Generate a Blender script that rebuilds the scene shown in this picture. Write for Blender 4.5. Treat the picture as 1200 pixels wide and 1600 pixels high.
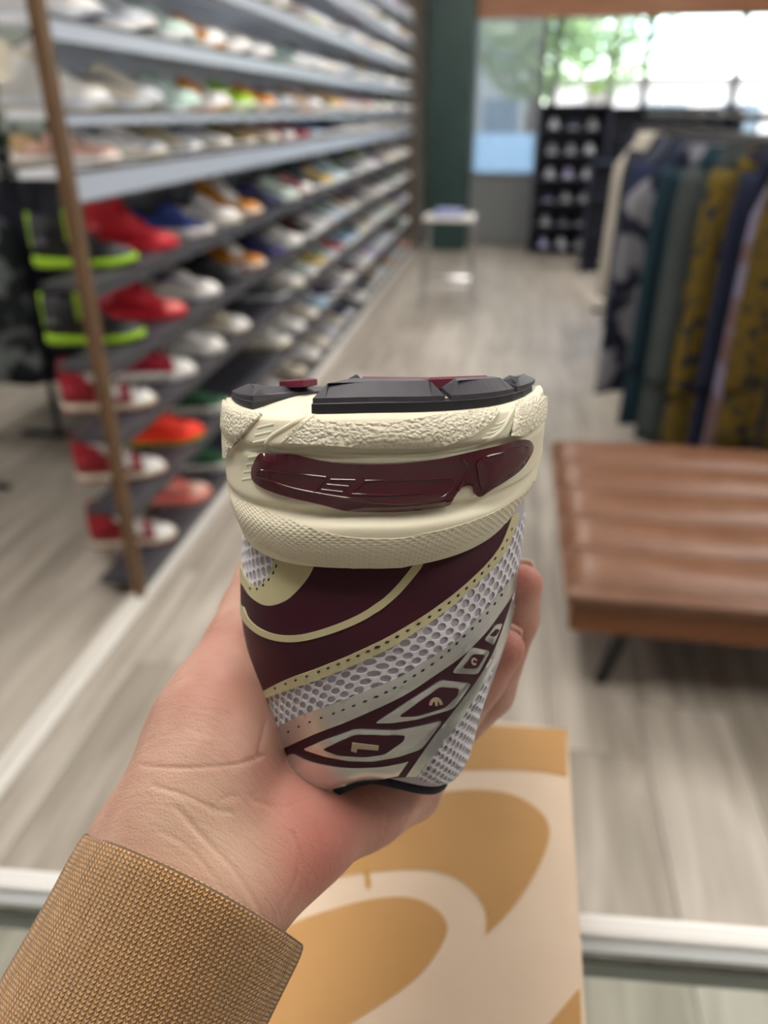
import bpy, bmesh, math, random
import numpy as np
from mathutils import Vector, Matrix
from mathutils.bvhtree import BVHTree
from mathutils.geometry import delaunay_2d_cdt

for o in list(bpy.data.objects):
    bpy.data.objects.remove(o)
random.seed(11)
sc = bpy.context.scene
col = sc.collection
PI = math.pi

# ---------------------------------------------------------------- camera
CAM_H = 1.45
FPX = 1200.0                                  # focal length in pixels of the 1200 x 1600 frame
PITCH = math.atan(625 / 1200.0)
YAW = math.atan(209 / 1353.0)
cam_data = bpy.data.cameras.new('camera')
cam = bpy.data.objects.new('camera', cam_data)
col.objects.link(cam)
cam.location = (0, 0, CAM_H)
cam.rotation_euler = (PI / 2 - PITCH, 0, YAW)
cam_data.sensor_width = 36
cam_data.lens = 27.0
cam_data.clip_start = 0.01
cam_data.clip_end = 300
cam_data.dof.use_dof = True
cam_data.dof.focus_distance = 0.192
cam_data.dof.aperture_fstop = 8.2
sc.camera = cam

# ---------------------------------------------------------------- world and exposure
world = bpy.data.worlds.new('sky')
sc.world = world
world.use_nodes = True
wn = world.node_tree
bg = wn.nodes['Background']
sky = wn.nodes.new('ShaderNodeTexSky')
sky.sky_type = 'NISHITA'
sky.sun_disc = False
sky.sun_elevation = math.radians(52)
sky.sun_rotation = math.radians(150)
wn.links.new(sky.outputs[0], bg.inputs[0])
bg.inputs[1].default_value = 1.1
LAMP = 11.0                                   # radiance of the ceiling panels
sc.view_settings.view_transform = 'Standard'
sc.view_settings.look = 'None'
sc.view_settings.gamma = 1.0
sc.view_settings.use_curve_mapping = False
sc.view_settings.exposure = 0.4

# ---------------------------------------------------------------- measuring helpers (numbers read off the photograph -> metres)
FW = Vector((-math.sin(YAW) * math.cos(PITCH), math.cos(YAW) * math.cos(PITCH), -math.sin(PITCH)))
RT = Vector((math.cos(YAW), math.sin(YAW), 0))
UP = RT.cross(FW)
C0 = Vector((0, 0, CAM_H))
def ray(x, y):
    return FW * FPX + RT * (x - 600) + UP * (800 - y)
def onz(x, y, z):
    d = ray(x, y); return C0 + d * ((z - CAM_H) / d.z)
def onx(x, y, X):
    d = ray(x, y); return C0 + d * (X / d.x)
def ony(x, y, Y):
    d = ray(x, y); return C0 + d * (Y / d.y)
def cs(x, y, d):
    """camera-space metres (right, up, depth) -> world"""
    return C0 + RT * x + UP * y + FW * d
def pxd(px, py, d):
    return ((px - 600) / FPX * d, (800 - py) / FPX * d, d)
M_CAM = Matrix(((RT.x, UP.x, FW.x, C0.x), (RT.y, UP.y, FW.y, C0.y), (RT.z, UP.z, FW.z, C0.z), (0, 0, 0, 1)))

# ---------------------------------------------------------------- materials
def lin(hexs):
    hexs = hexs.lstrip('#')
    c = [int(hexs[i:i + 2], 16) / 255 for i in (0, 2, 4)]
    return tuple(v / 12.92 if v <= 0.04045 else ((v + 0.055) / 1.055) ** 2.4 for v in c) + (1,)
_mats = {}
def mat(name, hexs='#808080', rough=0.6, metal=0.0, spec=0.5, **kw):
    if name in _mats:
        return _mats[name]
    m = bpy.data.materials.new(name)
    m.use_nodes = True
    b = m.node_tree.nodes['Principled BSDF']
    b.inputs['Base Color'].default_value = lin(hexs)
    b.inputs['Roughness'].default_value = rough
    b.inputs['Metallic'].default_value = metal
    b.inputs['Specular IOR Level'].default_value = spec
    for k, v in kw.items():
        b.inputs[k.replace('_', ' ')].default_value = v
    _mats[name] = m
    return m
class NT:
    def __init__(s, m):
        s.t = m.node_tree; s.b = s.t.nodes['Principled BSDF']
    def n(s, typ, **kw):
        nd = s.t.nodes.new(typ)
        for k, v in kw.items():
            if k.startswith('i_'):
                nd.inputs[k[2:].replace('_', ' ')].default_value = v
            else:
                setattr(nd, k, v)
        return nd
    def l(s, a, b):
        s.t.links.new(a, b)
    def math(s, op, a, b=None):
        nd = s.t.nodes.new('ShaderNodeMath'); nd.operation = op
        for i, v in enumerate((a, b)):
            if v is None: continue
            if isinstance(v, (int, float)): nd.inputs[i].default_value = v
            else: s.l(v, nd.inputs[i])
        return nd.outputs[0]
    def ramp(s, fac, stops):
        r = s.t.nodes.new('ShaderNodeValToRGB')
        e = r.color_ramp.elements
        while len(e) < len(stops): e.new(0.5)
        for q, (p, c) in zip(e, stops):
            q.position = p; q.color = lin(c) if isinstance(c, str) else c
        s.l(fac, r.inputs[0])
        return r.outputs[0]
    def bump(s, h, strength=0.3, dist=0.001):
        bp = s.t.nodes.new('ShaderNodeBump')
        bp.inputs['Strength'].default_value = strength
        bp.inputs['Distance'].default_value = dist
        s.l(h, bp.inputs['Height']); s.l(bp.outputs[0], s.b.inputs['Normal'])
def noisy(name, c1, c2, scale=8.0, rough=0.6, bump=0.0, bdist=0.002, coord='Object', stretch=(1, 1, 1), metal=0.0, detail=4, spec=0.5):
    if name in _mats: return _mats[name]
    m = mat(name, c1, rough, metal, spec); t = NT(m)
    tc = t.n('ShaderNodeTexCoord'); mp = t.n('ShaderNodeMapping'); mp.inputs['Scale'].default_value = stretch
    t.l(tc.outputs[coord], mp.inputs[0])
    nz = t.n('ShaderNodeTexNoise'); nz.inputs['Scale'].default_value = scale; nz.inputs['Detail'].default_value = detail
    t.l(mp.outputs[0], nz.inputs['Vector'])
    t.l(t.ramp(nz.outputs[0], [(0.3, c1), (0.7, c2)]), t.b.inputs['Base Color'])
    if bump: t.bump(nz.outputs[0], bump, bdist)
    return m

# ---------------------------------------------------------------- object helpers
def link(name, me, m=None, parent=None, smooth=False):
    o = bpy.data.objects.new(name, me)
    col.objects.link(o)
    if m is not None and len(me.materials) == 0:
        me.materials.append(m)
    if smooth:
        me.polygons.foreach_set('use_smooth', [True] * len(me.polygons))
    if parent is not None: o.parent = parent
    return o
def tag(o, label=None, cat=None, group=None, kind=None):
    for k, v in (('label', label), ('category', cat), ('group', group), ('kind', kind)):
        if v is not None: o[k] = v
    return o
def thing(name, label, cat, loc=(0, 0, 0), rz=0.0, group=None):
    o = bpy.data.objects.new(name, None)
    o.empty_display_size = 0.05
    col.objects.link(o)
    o.location = loc; o.rotation_euler = (0, 0, rz)
    return tag(o, label, cat, group)
class MB:
    """collects boxes, tubes and lofts into one mesh"""
    def __init__(s): s.v = []; s.f = []
    def add(s, vs, fs):
        k = len(s.v); s.v += [tuple(v) for v in vs]; s.f += [tuple(i + k for i in f) for f in fs]
        return s
    def box(s, a, b, bev=0.0):
        x0, y0, z0 = a; x1, y1, z1 = b
        if bev <= 0:
            return s.add([(x0, y0, z0), (x1, y0, z0), (x1, y1, z0), (x0, y1, z0), (x0, y0, z1), (x1, y0, z1), (x1, y1, z1), (x0, y1, z1)],
                         [(3, 2, 1, 0), (4, 5, 6, 7), (0, 1, 5, 4), (1, 2, 6, 5), (2, 3, 7, 6), (3, 0, 4, 7)])
        bm = bmesh.new()
        bmesh.ops.create_cube(bm, size=1)
        bmesh.ops.scale(bm, vec=(x1 - x0, y1 - y0, z1 - z0), verts=bm.verts)
        bmesh.ops.translate(bm, vec=((x0 + x1) / 2, (y0 + y1) / 2, (z0 + z1) / 2), verts=bm.verts)
        bmesh.ops.bevel(bm, geom=bm.edges[:], offset=bev, segments=2, affect='EDGES', profile=0.6)
        bm.verts.index_update()
        s.add([v.co[:] for v in bm.verts], [[v.index for v in f.verts] for f in bm.faces])
        bm.free()
        return s
    def tube(s, pts, r, n=8, closed=False, cap=True):
        pts = [Vector(p) for p in pts]
        N = len(pts); rings = []
        rr = r if isinstance(r, (list, tuple)) else [r] * N
        prev = None
        for i, p in enumerate(pts):
            if closed: t = pts[(i + 1) % N] - pts[i - 1]
            else: t = pts[min(i + 1, N - 1)] - pts[max(i - 1, 0)]
            t.normalize()
            a = prev - t * prev.dot(t) if prev is not None else t.orthogonal()
            if a.length < 1e-6: a = t.orthogonal()
            a.normalize(); prev = a
            b = t.cross(a)
            rings.append([p + (a * math.cos(2 * PI * k / n) + b * math.sin(2 * PI * k / n)) * rr[i] for k in range(n)])
        return s.loft(rings, closed, cap)
    def loft(s, rings, closed=False, cap=True, ringclosed=True):
        n = len(rings[0]); N = len(rings); fs = []
        for i in range(N if closed else N - 1):
            for k in range(n if ringclosed else n - 1):
                a = i * n + k; b = i * n + (k + 1) % n; c = ((i + 1) % N) * n + (k + 1) % n; d = ((i + 1) % N) * n + k
                fs.append((a, b, c, d))
        if cap and not closed and ringclosed:
            fs.append(tuple(range(n - 1, -1, -1))); fs.append(tuple((N - 1) * n + k for k in range(n)))
        return s.add([v for r in rings for v in r], fs)
    def mesh(s, name):
        me = bpy.data.meshes.new(name)
        me.from_pydata(s.v, [], s.f); me.update()
        return me
    def build(s, name, m=None, parent=None, smooth=False):
        return link(name, s.mesh(name), m, parent, smooth)
def struct(name, mb, m, label=None, parent=None):
    o = mb.build(name, m, parent)
    return tag(o, label, None, None, 'structure')
def sstep(a, b, x):
    t = min(1, max(0, (x - a) / (b - a))); return t * t * (3 - 2 * t)
def lerp(tab, x):
    """piecewise-linear table lookup"""
    if x <= tab[0][0]: return tab[0][1]
    for (x0, y0), (x1, y1) in zip(tab, tab[1:]):
        if x <= x1: return y0 + (y1 - y0) * (x - x0) / (x1 - x0)
    return tab[-1][1]
def smooth_tab(tab, x):
    """Catmull-Rom table lookup"""
    xs = [p[0] for p in tab]
    if x <= xs[0]: return tab[0][1]
    if x >= xs[-1]: return tab[-1][1]
    i = max(k for k in range(len(xs)) if xs[k] <= x); i = min(i, len(xs) - 2)
    x0, y0 = tab[i]; x1, y1 = tab[i + 1]; t = (x - x0) / (x1 - x0)
    m0 = (tab[i + 1][1] - tab[max(i - 1, 0)][1]) / (tab[i + 1][0] - tab[max(i - 1, 0)][0]) * (x1 - x0)
    m1 = (tab[min(i + 2, len(tab) - 1)][1] - tab[i][1]) / (tab[min(i + 2, len(tab) - 1)][0] - tab[i][0]) * (x1 - x0)
    return (2 * t ** 3 - 3 * t * t + 1) * y0 + (t ** 3 - 2 * t * t + t) * m0 + (-2 * t ** 3 + 3 * t * t) * y1 + (t ** 3 - t * t) * m1
def spline(pts, n=8, closed=False):
    """Catmull-Rom through 2-D or 3-D points"""
    P = [np.array(p, float) for p in pts]; N = len(P); out = []
    for i in range(N if closed else N - 1):
        p0 = P[i - 1] if (closed or i > 0) else P[0]; p1 = P[i]; p2 = P[(i + 1) % N]
        p3 = P[(i + 2) % N] if (closed or i + 2 < N) else P[-1]
        for k in range(n):
            t = k / n
            out.append(0.5 * ((2 * p1) + (-p0 + p2) * t + (2 * p0 - 5 * p1 + 4 * p2 - p3) * t * t + (-p0 + 3 * p1 - 3 * p2 + p3) * t ** 3))
    if not closed: out.append(P[-1])
    return [tuple(p) for p in out]
ORD = ['first', 'second', 'third', 'fourth', 'fifth', 'sixth', 'seventh', 'eighth', 'ninth', 'tenth', 'eleventh', 'twelfth', 'thirteenth',
       'fourteenth', 'fifteenth', 'sixteenth', 'seventeenth', 'eighteenth', 'nineteenth', 'twentieth', 'twenty-first', 'twenty-second',
       'twenty-third', 'twenty-fourth', 'twenty-fifth', 'twenty-sixth', 'twenty-seventh']
# ================================================================ the room
# floor of laminate planks, each plank a piece of the floor
m_sub = mat('subfloor', '#4a463f', 0.8)
def plank_material():
    m = mat('laminate_plank', '#a39a8c', 0.42); t = NT(m)
    tc = t.n('ShaderNodeTexCoord'); oi = t.n('ShaderNodeObjectInfo')
    mp = t.n('ShaderNodeMapping'); mp.inputs['Scale'].default_value = (9, 0.9, 1)
    cmb = t.n('ShaderNodeCombineXYZ')
    t.l(t.math('MULTIPLY', oi.outputs['Random'], 37.0), cmb.inputs[0]); t.l(t.math('MULTIPLY', oi.outputs['Random'], 91.0), cmb.inputs[1])
    t.l(cmb.outputs[0], mp.inputs['Location']); t.l(tc.outputs['Object'], mp.inputs[0])
    nz = t.n('ShaderNodeTexNoise'); nz.inputs['Scale'].default_value = 1.7; nz.inputs['Detail'].default_value = 5; nz.inputs['Distortion'].default_value = 0.9
    t.l(mp.outputs[0], nz.inputs['Vector'])
    f = t.math('ADD', t.math('MULTIPLY', nz.outputs[0], 0.9), t.math('MULTIPLY', t.math('SUBTRACT', oi.outputs['Random'], 0.5), 0.22))
    t.l(t.ramp(f, [(0.22, '#8b8378'), (0.42, '#a69d92'), (0.58, '#b9b1a6'), (0.78, '#cdc6bc')]), t.b.inputs['Base Color'])
    t.bump(nz.outputs[0], 0.15, 0.0006)
    return m
m_plank = plank_material()
X0, X1, Y0, Y1 = -4.6, 3.4, -2.6, 10.0
floor = struct('floor', MB().box((X0, Y0, -0.06), (X1, 10.1, -0.007)), m_sub, 'grey-beige laminate plank floor of the shop')
PW, PLN = 0.24, 1.45
me_plank = MB().box((0, 0, -0.007), (PW - 0.003, PLN - 0.003, 0.0)).mesh('plank')
me_plank.materials.append(m_plank)
n_pl = 0
i = 0
x = X0
while x < X1 - 0.01:
    y = Y0 - random.random() * PLN
    while y < 10.1:
        ya, yb = max(y, Y0), min(y + PLN, 10.1)
        if yb - ya > 0.02:
            w = min(PW, X1 - x)
            if ya == y and yb == y + PLN and w == PW:
                o = bpy.data.objects.new('plank', me_plank); col.objects.link(o); o.location = (x, y, 0)
            else:
                o = MB().box((0, 0, -0.007), (w - 0.003, yb - ya - 0.003, 0)).build('plank', m_plank); o.location = (x, ya, 0)
            o.parent = floor
            n_pl += 1
        y += PLN
    x += PW; i += 1

m_wall = noisy('painted_wall', '#b9b7b2', '#c6c4bf', 3, 0.8)
m_ceil = noisy('ceiling_paint', '#d8d8d6', '#e2e2e0', 3, 0.85)
CZ = 3.1
struct('wall_left', MB().box((X0 - 0.1, Y0, 0), (X0, 10.1, CZ)), m_wall, 'plain painted side wall behind the shelving')
struct('wall_right', MB().box((X1, Y0, 0), (X1 + 0.1, 10.1, CZ)), m_wall, 'plain painted side wall past the clothes')
struct('wall_back', MB().box((X0, Y0 - 0.1, 0), (X1, Y0, CZ)), m_wall, 'plain painted wall behind the counter')
struct('ceiling', MB().box((X0, Y0, CZ), (X1, 10.1, CZ + 0.1)), m_ceil, 'white shop ceiling with light panels')

# far wall with the shop window, built as pieces round the openings
WY = 9.95
DXA, DXB = -0.5, 0.24                  # glazed strip with the grille
wx = [ony(875, 20, WY).x, ony(1023, 20, WY).x, ony(1170, 20, WY).x]
ZS, ZT, ZL = 0.79, 2.35, 2.56
m_far = noisy('shopfront_wall', '#8f8d88', '#9b9994', 4, 0.8)
mb = MB().box((X0, WY, 0), (DXA, WY + 0.15, CZ)).box((DXA, WY, ZL), (X1, WY + 0.15, CZ)).box((DXA, WY, 0), (X1, WY + 0.15, ZS - 0.03))
struct('wall_far', mb, m_far, 'shopfront wall under and around the bright window')
m_lint = noisy('orange_wood', '#b9815f', '#a8714f', 3, 0.5, stretch=(1, 8, 8))
lint = struct('trim_1', MB().box((DXA, WY - 0.05, ZT), (X1, WY + 0.12, ZL)), m_lint, 'orange-brown wooden header over the shop window')
m_frame = mat('window_frame_paint', '#4a4640', 0.5)
m_glass = mat('pane_glass', '#ffffff', 0.02)
def glass_material():
    m = m_glass; t = NT(m); nt = m.node_tree
    tr = t.n('ShaderNodeBsdfTransparent'); gl = t.n('ShaderNodeBsdfGlossy'); gl.inputs['Roughness'].default_value = 0.02
    fr = t.n('ShaderNodeFresnel'); fr.inputs['IOR'].default_value = 1.45
    mx = t.n('ShaderNodeMixShader')
    tr.inputs[0].default_value = (0.93, 0.97, 0.95, 1)
    t.l(fr.outputs[0], mx.inputs[0]); t.l(tr.outputs[0], mx.inputs[1]); t.l(gl.outputs[0], mx.inputs[2])
    t.l(mx.outputs[0], nt.nodes['Material Output'].inputs['Surface'])
glass_material()
edges = [DXA, DXB] + wx + [X1]
for k in range(len(edges) - 1):
    a, b = edges[k], edges[k + 1]
    if b - a < 0.1: continue
    mb = MB().box((a, WY + 0.03, ZS), (a + 0.035, WY + 0.09, ZT)).box((b - 0.035, WY + 0.03, ZS), (b, WY + 0.09, ZT))
    mb.box((a, WY + 0.03, ZS - 0.03), (b, WY + 0.09, ZS + 0.03))
    w = struct('window_%d' % (k + 1), mb, m_frame, 'bright shop window pane in a dark frame, number %s from the green column' % ORD[k])
    MB().box((a + 0.03, WY + 0.055, ZS + 0.02), (b - 0.03, WY + 0.062, ZT)).build('pane', m_glass, w)
# extra dark upright in the window at the far side
p = ony(1172, 90, WY - 0.02)
# security grille of thin upright bars across the first window, grey ribbed panel below
m_bar = mat('grille_metal', '#8d959c', 0.4, 0.6)
gr = thing('security_grille', 'grey folding grille of thin upright bars beside the green column', 'grille', (DXA, WY - 0.03, 0))
nb = 17
me_bar = MB().box((-0.0125, -0.008, ZS), (0.0125, 0.008, ZT)).mesh('bar'); me_bar.materials.append(m_bar)
for k in range(nb):
    o = bpy.data.objects.new('bar', me_bar); col.objects.link(o); o.parent = gr
    o.location = (0.02 + k * (DXB - DXA - 0.04) / (nb - 1), 0, 0)
MB().box((0, -0.012, ZS - 0.01), (DXB - DXA, 0.012, ZS + 0.02)).box((0, -0.012, ZT - 0.03), (DXB - DXA, 0.012, ZT - 0.002)).build('rail', m_bar, gr)
m_rib = mat('ribbed_grey', '#84878a', 0.5)
rp = thing('ribbed_panel', 'grey ribbed panel on the wall below the grille', 'panel', (DXA, WY - 0.035, 0))
me_rib = MB().box((-0.019, -0.012, 0.04), (0.019, 0.03, ZS - 0.04), 0.004).mesh('rib'); me_rib.materials.append(m_rib)
for k in range(18):
    o = bpy.data.objects.new('rib', me_rib); col.objects.link(o); o.parent = rp
    o.location = (0.022 + k * 0.041, 0, 0)

# dark green column at the end of the shelving
m_green = noisy('dark_green_paint', '#24403c', '#1e3733', 5, 0.5)
cx0, cx1 = ony(668, 200, 9.5).x, ony(735, 200, 9.5).x
struct('column', MB().box((cx0, 9.46, 0), (cx1, 9.94, CZ), 0.01), m_green, 'dark green square column at the end of the shoe shelves')
MB().box((cx0 - 0.01, 9.45, 0.0), (cx1 + 0.01, 9.46, 0.09)).build('base_board', m_green, bpy.data.objects['column'])

# white floor rail along the shelves
m_white = mat('white_rail', '#d9d6d0', 0.35)
mb = MB().box((-1.15, -0.4, 0), (-1.095, 9.44, 0.022), 0.006).box((-1.15, -0.4, 0.0), (-1.13, 9.44, 0.04), 0.005)
struct('trim_2', mb, m_white, 'white floor rail running along the foot of the shelves')

# ceiling light panels
m_lamp = mat('lamp_diffuser', '#ffffff', 0.6)
m_lamp.node_tree.nodes['Principled BSDF'].inputs['Emission Color'].default_value = (1.0, 0.95, 0.88, 1)
m_lamp.node_tree.nodes['Principled BSDF'].inputs['Emission Strength'].default_value = LAMP
m_lframe = mat('lamp_frame', '#e8e8e8', 0.4)
LWORDS = ['over the glass counter and hand', 'over the aisle right of the counter', 'over the first shoes and bench', 'over the bench and clothes rail', 'over the middle of the shoe shelves', 'over the middle of the clothes rail', 'over the stool near the green column', 'over the black stands by the window', 'behind the shelf post over the grey clothes', 'far behind the shoe shelves']
for q, (lx, ly) in enumerate([(-0.45, 0.35), (1.7, 0.5), (-0.45, 2.9), (1.7, 2.9), (-0.45, 5.3), (1.7, 5.3), (-0.45, 7.7), (1.7, 7.7), (-2.8, 1.4), (-2.8, 5.0)]):
    t = thing('ceiling_light', 'white ceiling light panel ' + LWORDS[q], 'ceiling light', (lx, ly, CZ - 0.05), 0, 'ceiling light panels')
    MB().box((-0.3, -0.6, 0), (0.3, 0.6, 0.012)).build('diffuser', m_lamp, t)
    MB().box((-0.32, -0.62, 0.006), (-0.3, 0.62, 0.05)).box((0.3, -0.62, 0.006), (0.32, 0.62, 0.05)).box((-0.3, -0.62, 0.006), (0.3, -0.6, 0.05)).box((-0.3, 0.6, 0.006), (0.3, 0.62, 0.05)).build('frame', m_lframe, t)

# ---------------------------------------------------------------- outside the window
m_pave = noisy('pavement', '#a9a59d', '#bdb9b1', 2, 0.9)
struct('ground_outside', MB().box((-16, 10.1, -0.12), (22, 40, -0.02)), m_pave, 'pale pavement outside the shop window')
m_bld = noisy('far_render', '#d9c6ba', '#cdbbb0', 1, 0.9)
bl = thing('building', 'pale pink low building across the street beyond the window', 'building', (5, 30, 0))
MB().box((-4.0, 0, -0.1), (12, 4, 2.3)).build('wall', m_bld, bl)
for k in range(6):
    MB().box((-3.2 + k * 2.4, -0.05, 0.6), (-1.9 + k * 2.4, 0.0, 1.7)).build('window', mat('far_window', '#55606a', 0.2), bl)
MB().box((-4.2, -0.2, 2.3), (12.2, 4.2, 2.5)).build('roof', mat('far_roof', '#8b7d74', 0.8), bl)
gx = ony(850, 120, 26).x
gh = thing('building', 'grey-beige house across the street behind the grille', 'building', (gx, 26, 0))
MB().box((-9, 0, -0.1), (0, 5, 4.6)).build('wall', noisy('house_render', '#7d7b76', '#8b8984', 1, 0.9), gh)
for k in range(4):
    for z in (0.7, 2.5):
        MB().box((-1.7 - k * 1.9, -0.05, z), (-0.7 - k * 1.9, 0.0, z + 1.1)).build('window', mat('far_window', '#55606a', 0.2), gh)
MB().box((-9.2, -0.3, 4.6), (0.2, 5.2, 4.8)).build('roof', mat('far_roof', '#8b7d74', 0.8), gh)
def tree(loc, h, r, n, seed, label):
    rs = random.Random(seed)
    t = thing('street_tree', label, 'tree', loc, 0, 'trees beyond the window')
    mb = MB().tube([(0, 0, -0.1), (0.05, 0, h * 0.4), (0, 0.05, h * 0.8)], [0.13, 0.1, 0.05], 8)
    for k in range(6):
        a = rs.uniform(0, 6.28)
        mb.tube([(0.02, 0, h * 0.45), (math.cos(a) * r * 0.4, math.sin(a) * r * 0.4, h * 0.65), (math.cos(a) * r * 0.75, math.sin(a) * r * 0.75, h * 0.8)], [0.05, 0.035, 0.015], 6)
    mb.build('trunk', mat('bark', '#5a4a3c', 0.9), t)
    mb = MB()
    for k in range(n):
        while True:
            p = Vector((rs.uniform(-1, 1), rs.uniform(-1, 1), rs.uniform(-1, 1)))
            if 0.35 < p.length < 1: break
        p = Vector((p.x * r, p.y * r, h * 0.72 + p.z * h * 0.36))
        a = Vector((rs.gauss(0, 1), rs.gauss(0, 1), rs.gauss(0, 1))).normalized(); b = a.orthogonal().normalized()
        s = rs.uniform(0.06, 0.12)
        mb.add([p - a * s, p + b * s * 0.5, p + a * s, p - b * s * 0.5], [(0, 1, 2, 3)])
    o = mb.build('foliage', noisy('leaf_green', '#6f8450', '#94a066', 1.5, 0.7), t); o['kind'] = 'stuff'
tree((ony(835, 100, 15.5).x, 15.5, 0), 4.4, 1.3, 3400, 3, 'leafy green tree outside the window beside the grille')
tree((ony(955, 100, 19.5).x, 19.5, 0), 5.0, 1.3, 2200, 5, 'leafy pale green tree outside the middle of the window')
m_blue = mat('pale_blue_panel', '#a8c4d8', 0.5)
MBp = MB().box((-0.9, 0, 0.45), (1.1, 0.06, 1.15), 0.01)
lw = thing('street_barrier', 'pale blue low barrier panel outside behind the grille', 'barrier', (-0.2, 13.2, 0))
MBp.build('panel', m_blue, lw)
MB().box((-0.85, 0.01, -0.03), (-0.8, 0.05, 0.5)).build('post', m_bar, lw)
MB().box((1.0, 0.01, -0.03), (1.05, 0.05, 0.5)).build('post', m_bar, lw)
# ================================================================ the long shoe shelving
SX_F, SX_B = -1.125, -1.475            # front edge and back of the shelves
SY0, SY1 = 1.99, 9.43
ROWZ = [0.062, 0.325, 0.574, 0.795, 1.028, 1.315, 1.453, 1.66, 1.88, 2.09, 2.30]
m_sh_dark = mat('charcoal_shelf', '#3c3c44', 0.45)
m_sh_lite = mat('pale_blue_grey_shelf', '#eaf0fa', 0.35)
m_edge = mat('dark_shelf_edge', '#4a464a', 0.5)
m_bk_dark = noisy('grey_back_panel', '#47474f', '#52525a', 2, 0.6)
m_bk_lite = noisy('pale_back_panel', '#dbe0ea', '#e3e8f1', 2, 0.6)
m_post = noisy('brown_post', '#5c4430', '#75593d', 14, 0.6, stretch=(6, 6, 1))
unit = thing('display_shelving', 'long charcoal and pale grey shelving full of shoes with a brown end post', 'shelving', (0, 0, 0))
for k, z in enumerate(ROWZ):
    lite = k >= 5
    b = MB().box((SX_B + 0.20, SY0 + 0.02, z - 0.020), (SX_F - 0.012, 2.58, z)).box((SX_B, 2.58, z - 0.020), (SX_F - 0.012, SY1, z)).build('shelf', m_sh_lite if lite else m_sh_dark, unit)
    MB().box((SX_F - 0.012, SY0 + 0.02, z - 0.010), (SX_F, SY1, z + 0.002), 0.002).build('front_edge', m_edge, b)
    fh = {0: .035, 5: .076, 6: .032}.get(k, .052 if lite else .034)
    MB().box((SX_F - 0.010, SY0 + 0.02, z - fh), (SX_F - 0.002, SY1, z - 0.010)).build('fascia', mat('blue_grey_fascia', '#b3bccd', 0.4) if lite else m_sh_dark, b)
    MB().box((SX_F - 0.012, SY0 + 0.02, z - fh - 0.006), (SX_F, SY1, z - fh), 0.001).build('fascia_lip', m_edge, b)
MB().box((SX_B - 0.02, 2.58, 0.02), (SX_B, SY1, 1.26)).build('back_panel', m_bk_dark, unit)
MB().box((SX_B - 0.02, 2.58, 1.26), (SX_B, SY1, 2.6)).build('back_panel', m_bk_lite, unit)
MB().box((-1.147, SY0 - 0.018, 0.022), (-1.113, SY0 + 0.02, 2.6), 0.004).build('post', m_post, unit)
MB().box((SX_B - 0.02, 2.55, 0.0), (SX_B + 0.01, 2.58, 2.6), 0.003).build('post', mat('dark_post', '#3a3a3e', 0.5), unit)
MB().box((-1.15, SY1 - 0.03, 0.022), (-1.11, SY1 + 0.015, 2.6), 0.004).build('post', m_post, unit)

# ---------------------------------------------------------------- shoes: one set of meshes per kind
KINDS = {
 'runner': dict(L=0.295, top=[(0, .083), (.05, .100), (.12, .104), (.24, .088), (.34, .100), (.42, .107), (.52, .094), (.66, .073), (.8, .058), (.92, .050), (1, .036)],
                hw=[(0, .012), (.03, .027), (.10, .034), (.25, .035), (.42, .038), (.6, .046), (.75, .048), (.88, .039), (.96, .024), (1, .008)],
                sole=[(0, .036), (.1, .034), (.4, .029), (.7, .024), (.9, .024), (1, .03)], ext=1.13),
 'court': dict(L=0.29, top=[(0, .078), (.05, .090), (.12, .092), (.24, .076), (.34, .090), (.42, .098), (.52, .086), (.66, .068), (.8, .055), (.92, .048), (1, .034)],
                hw=[(0, .012), (.03, .026), (.10, .033), (.25, .034), (.42, .037), (.6, .045), (.75, .047), (.88, .040), (.96, .026), (1, .009)],
                sole=[(0, .028), (.4, .026), (.8, .025), (1, .026)], ext=1.08),
 'high': dict(L=0.29, top=[(0, .15), (.05, .178), (.12, .186), (.22, .172), (.32, .184), (.38, .172), (.5, .116), (.64, .082), (.8, .059), (.92, .050), (1, .036)],
                hw=[(0, .014), (.03, .028), (.10, .035), (.25, .037), (.42, .039), (.6, .045), (.75, .047), (.88, .041), (.96, .026), (1, .009)],
                sole=[(0, .030), (.4, .027), (.8, .026), (1, .028)], ext=1.09),
 'boot': dict(L=0.29, top=[(0, .14), (.05, .160), (.12, .165), (.22, .158), (.32, .165), (.38, .152), (.5, .106), (.64, .080), (.8, .064), (.92, .055), (1, .04)],
                hw=[(0, .015), (.03, .029), (.10, .036), (.25, .038), (.42, .040), (.6, .046), (.75, .047), (.88, .041), (.96, .027), (1, .01)],
                sole=[(0, .038), (.2, .034), (.45, .028), (.8, .028), (1, .034)], ext=1.12),
}
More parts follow.
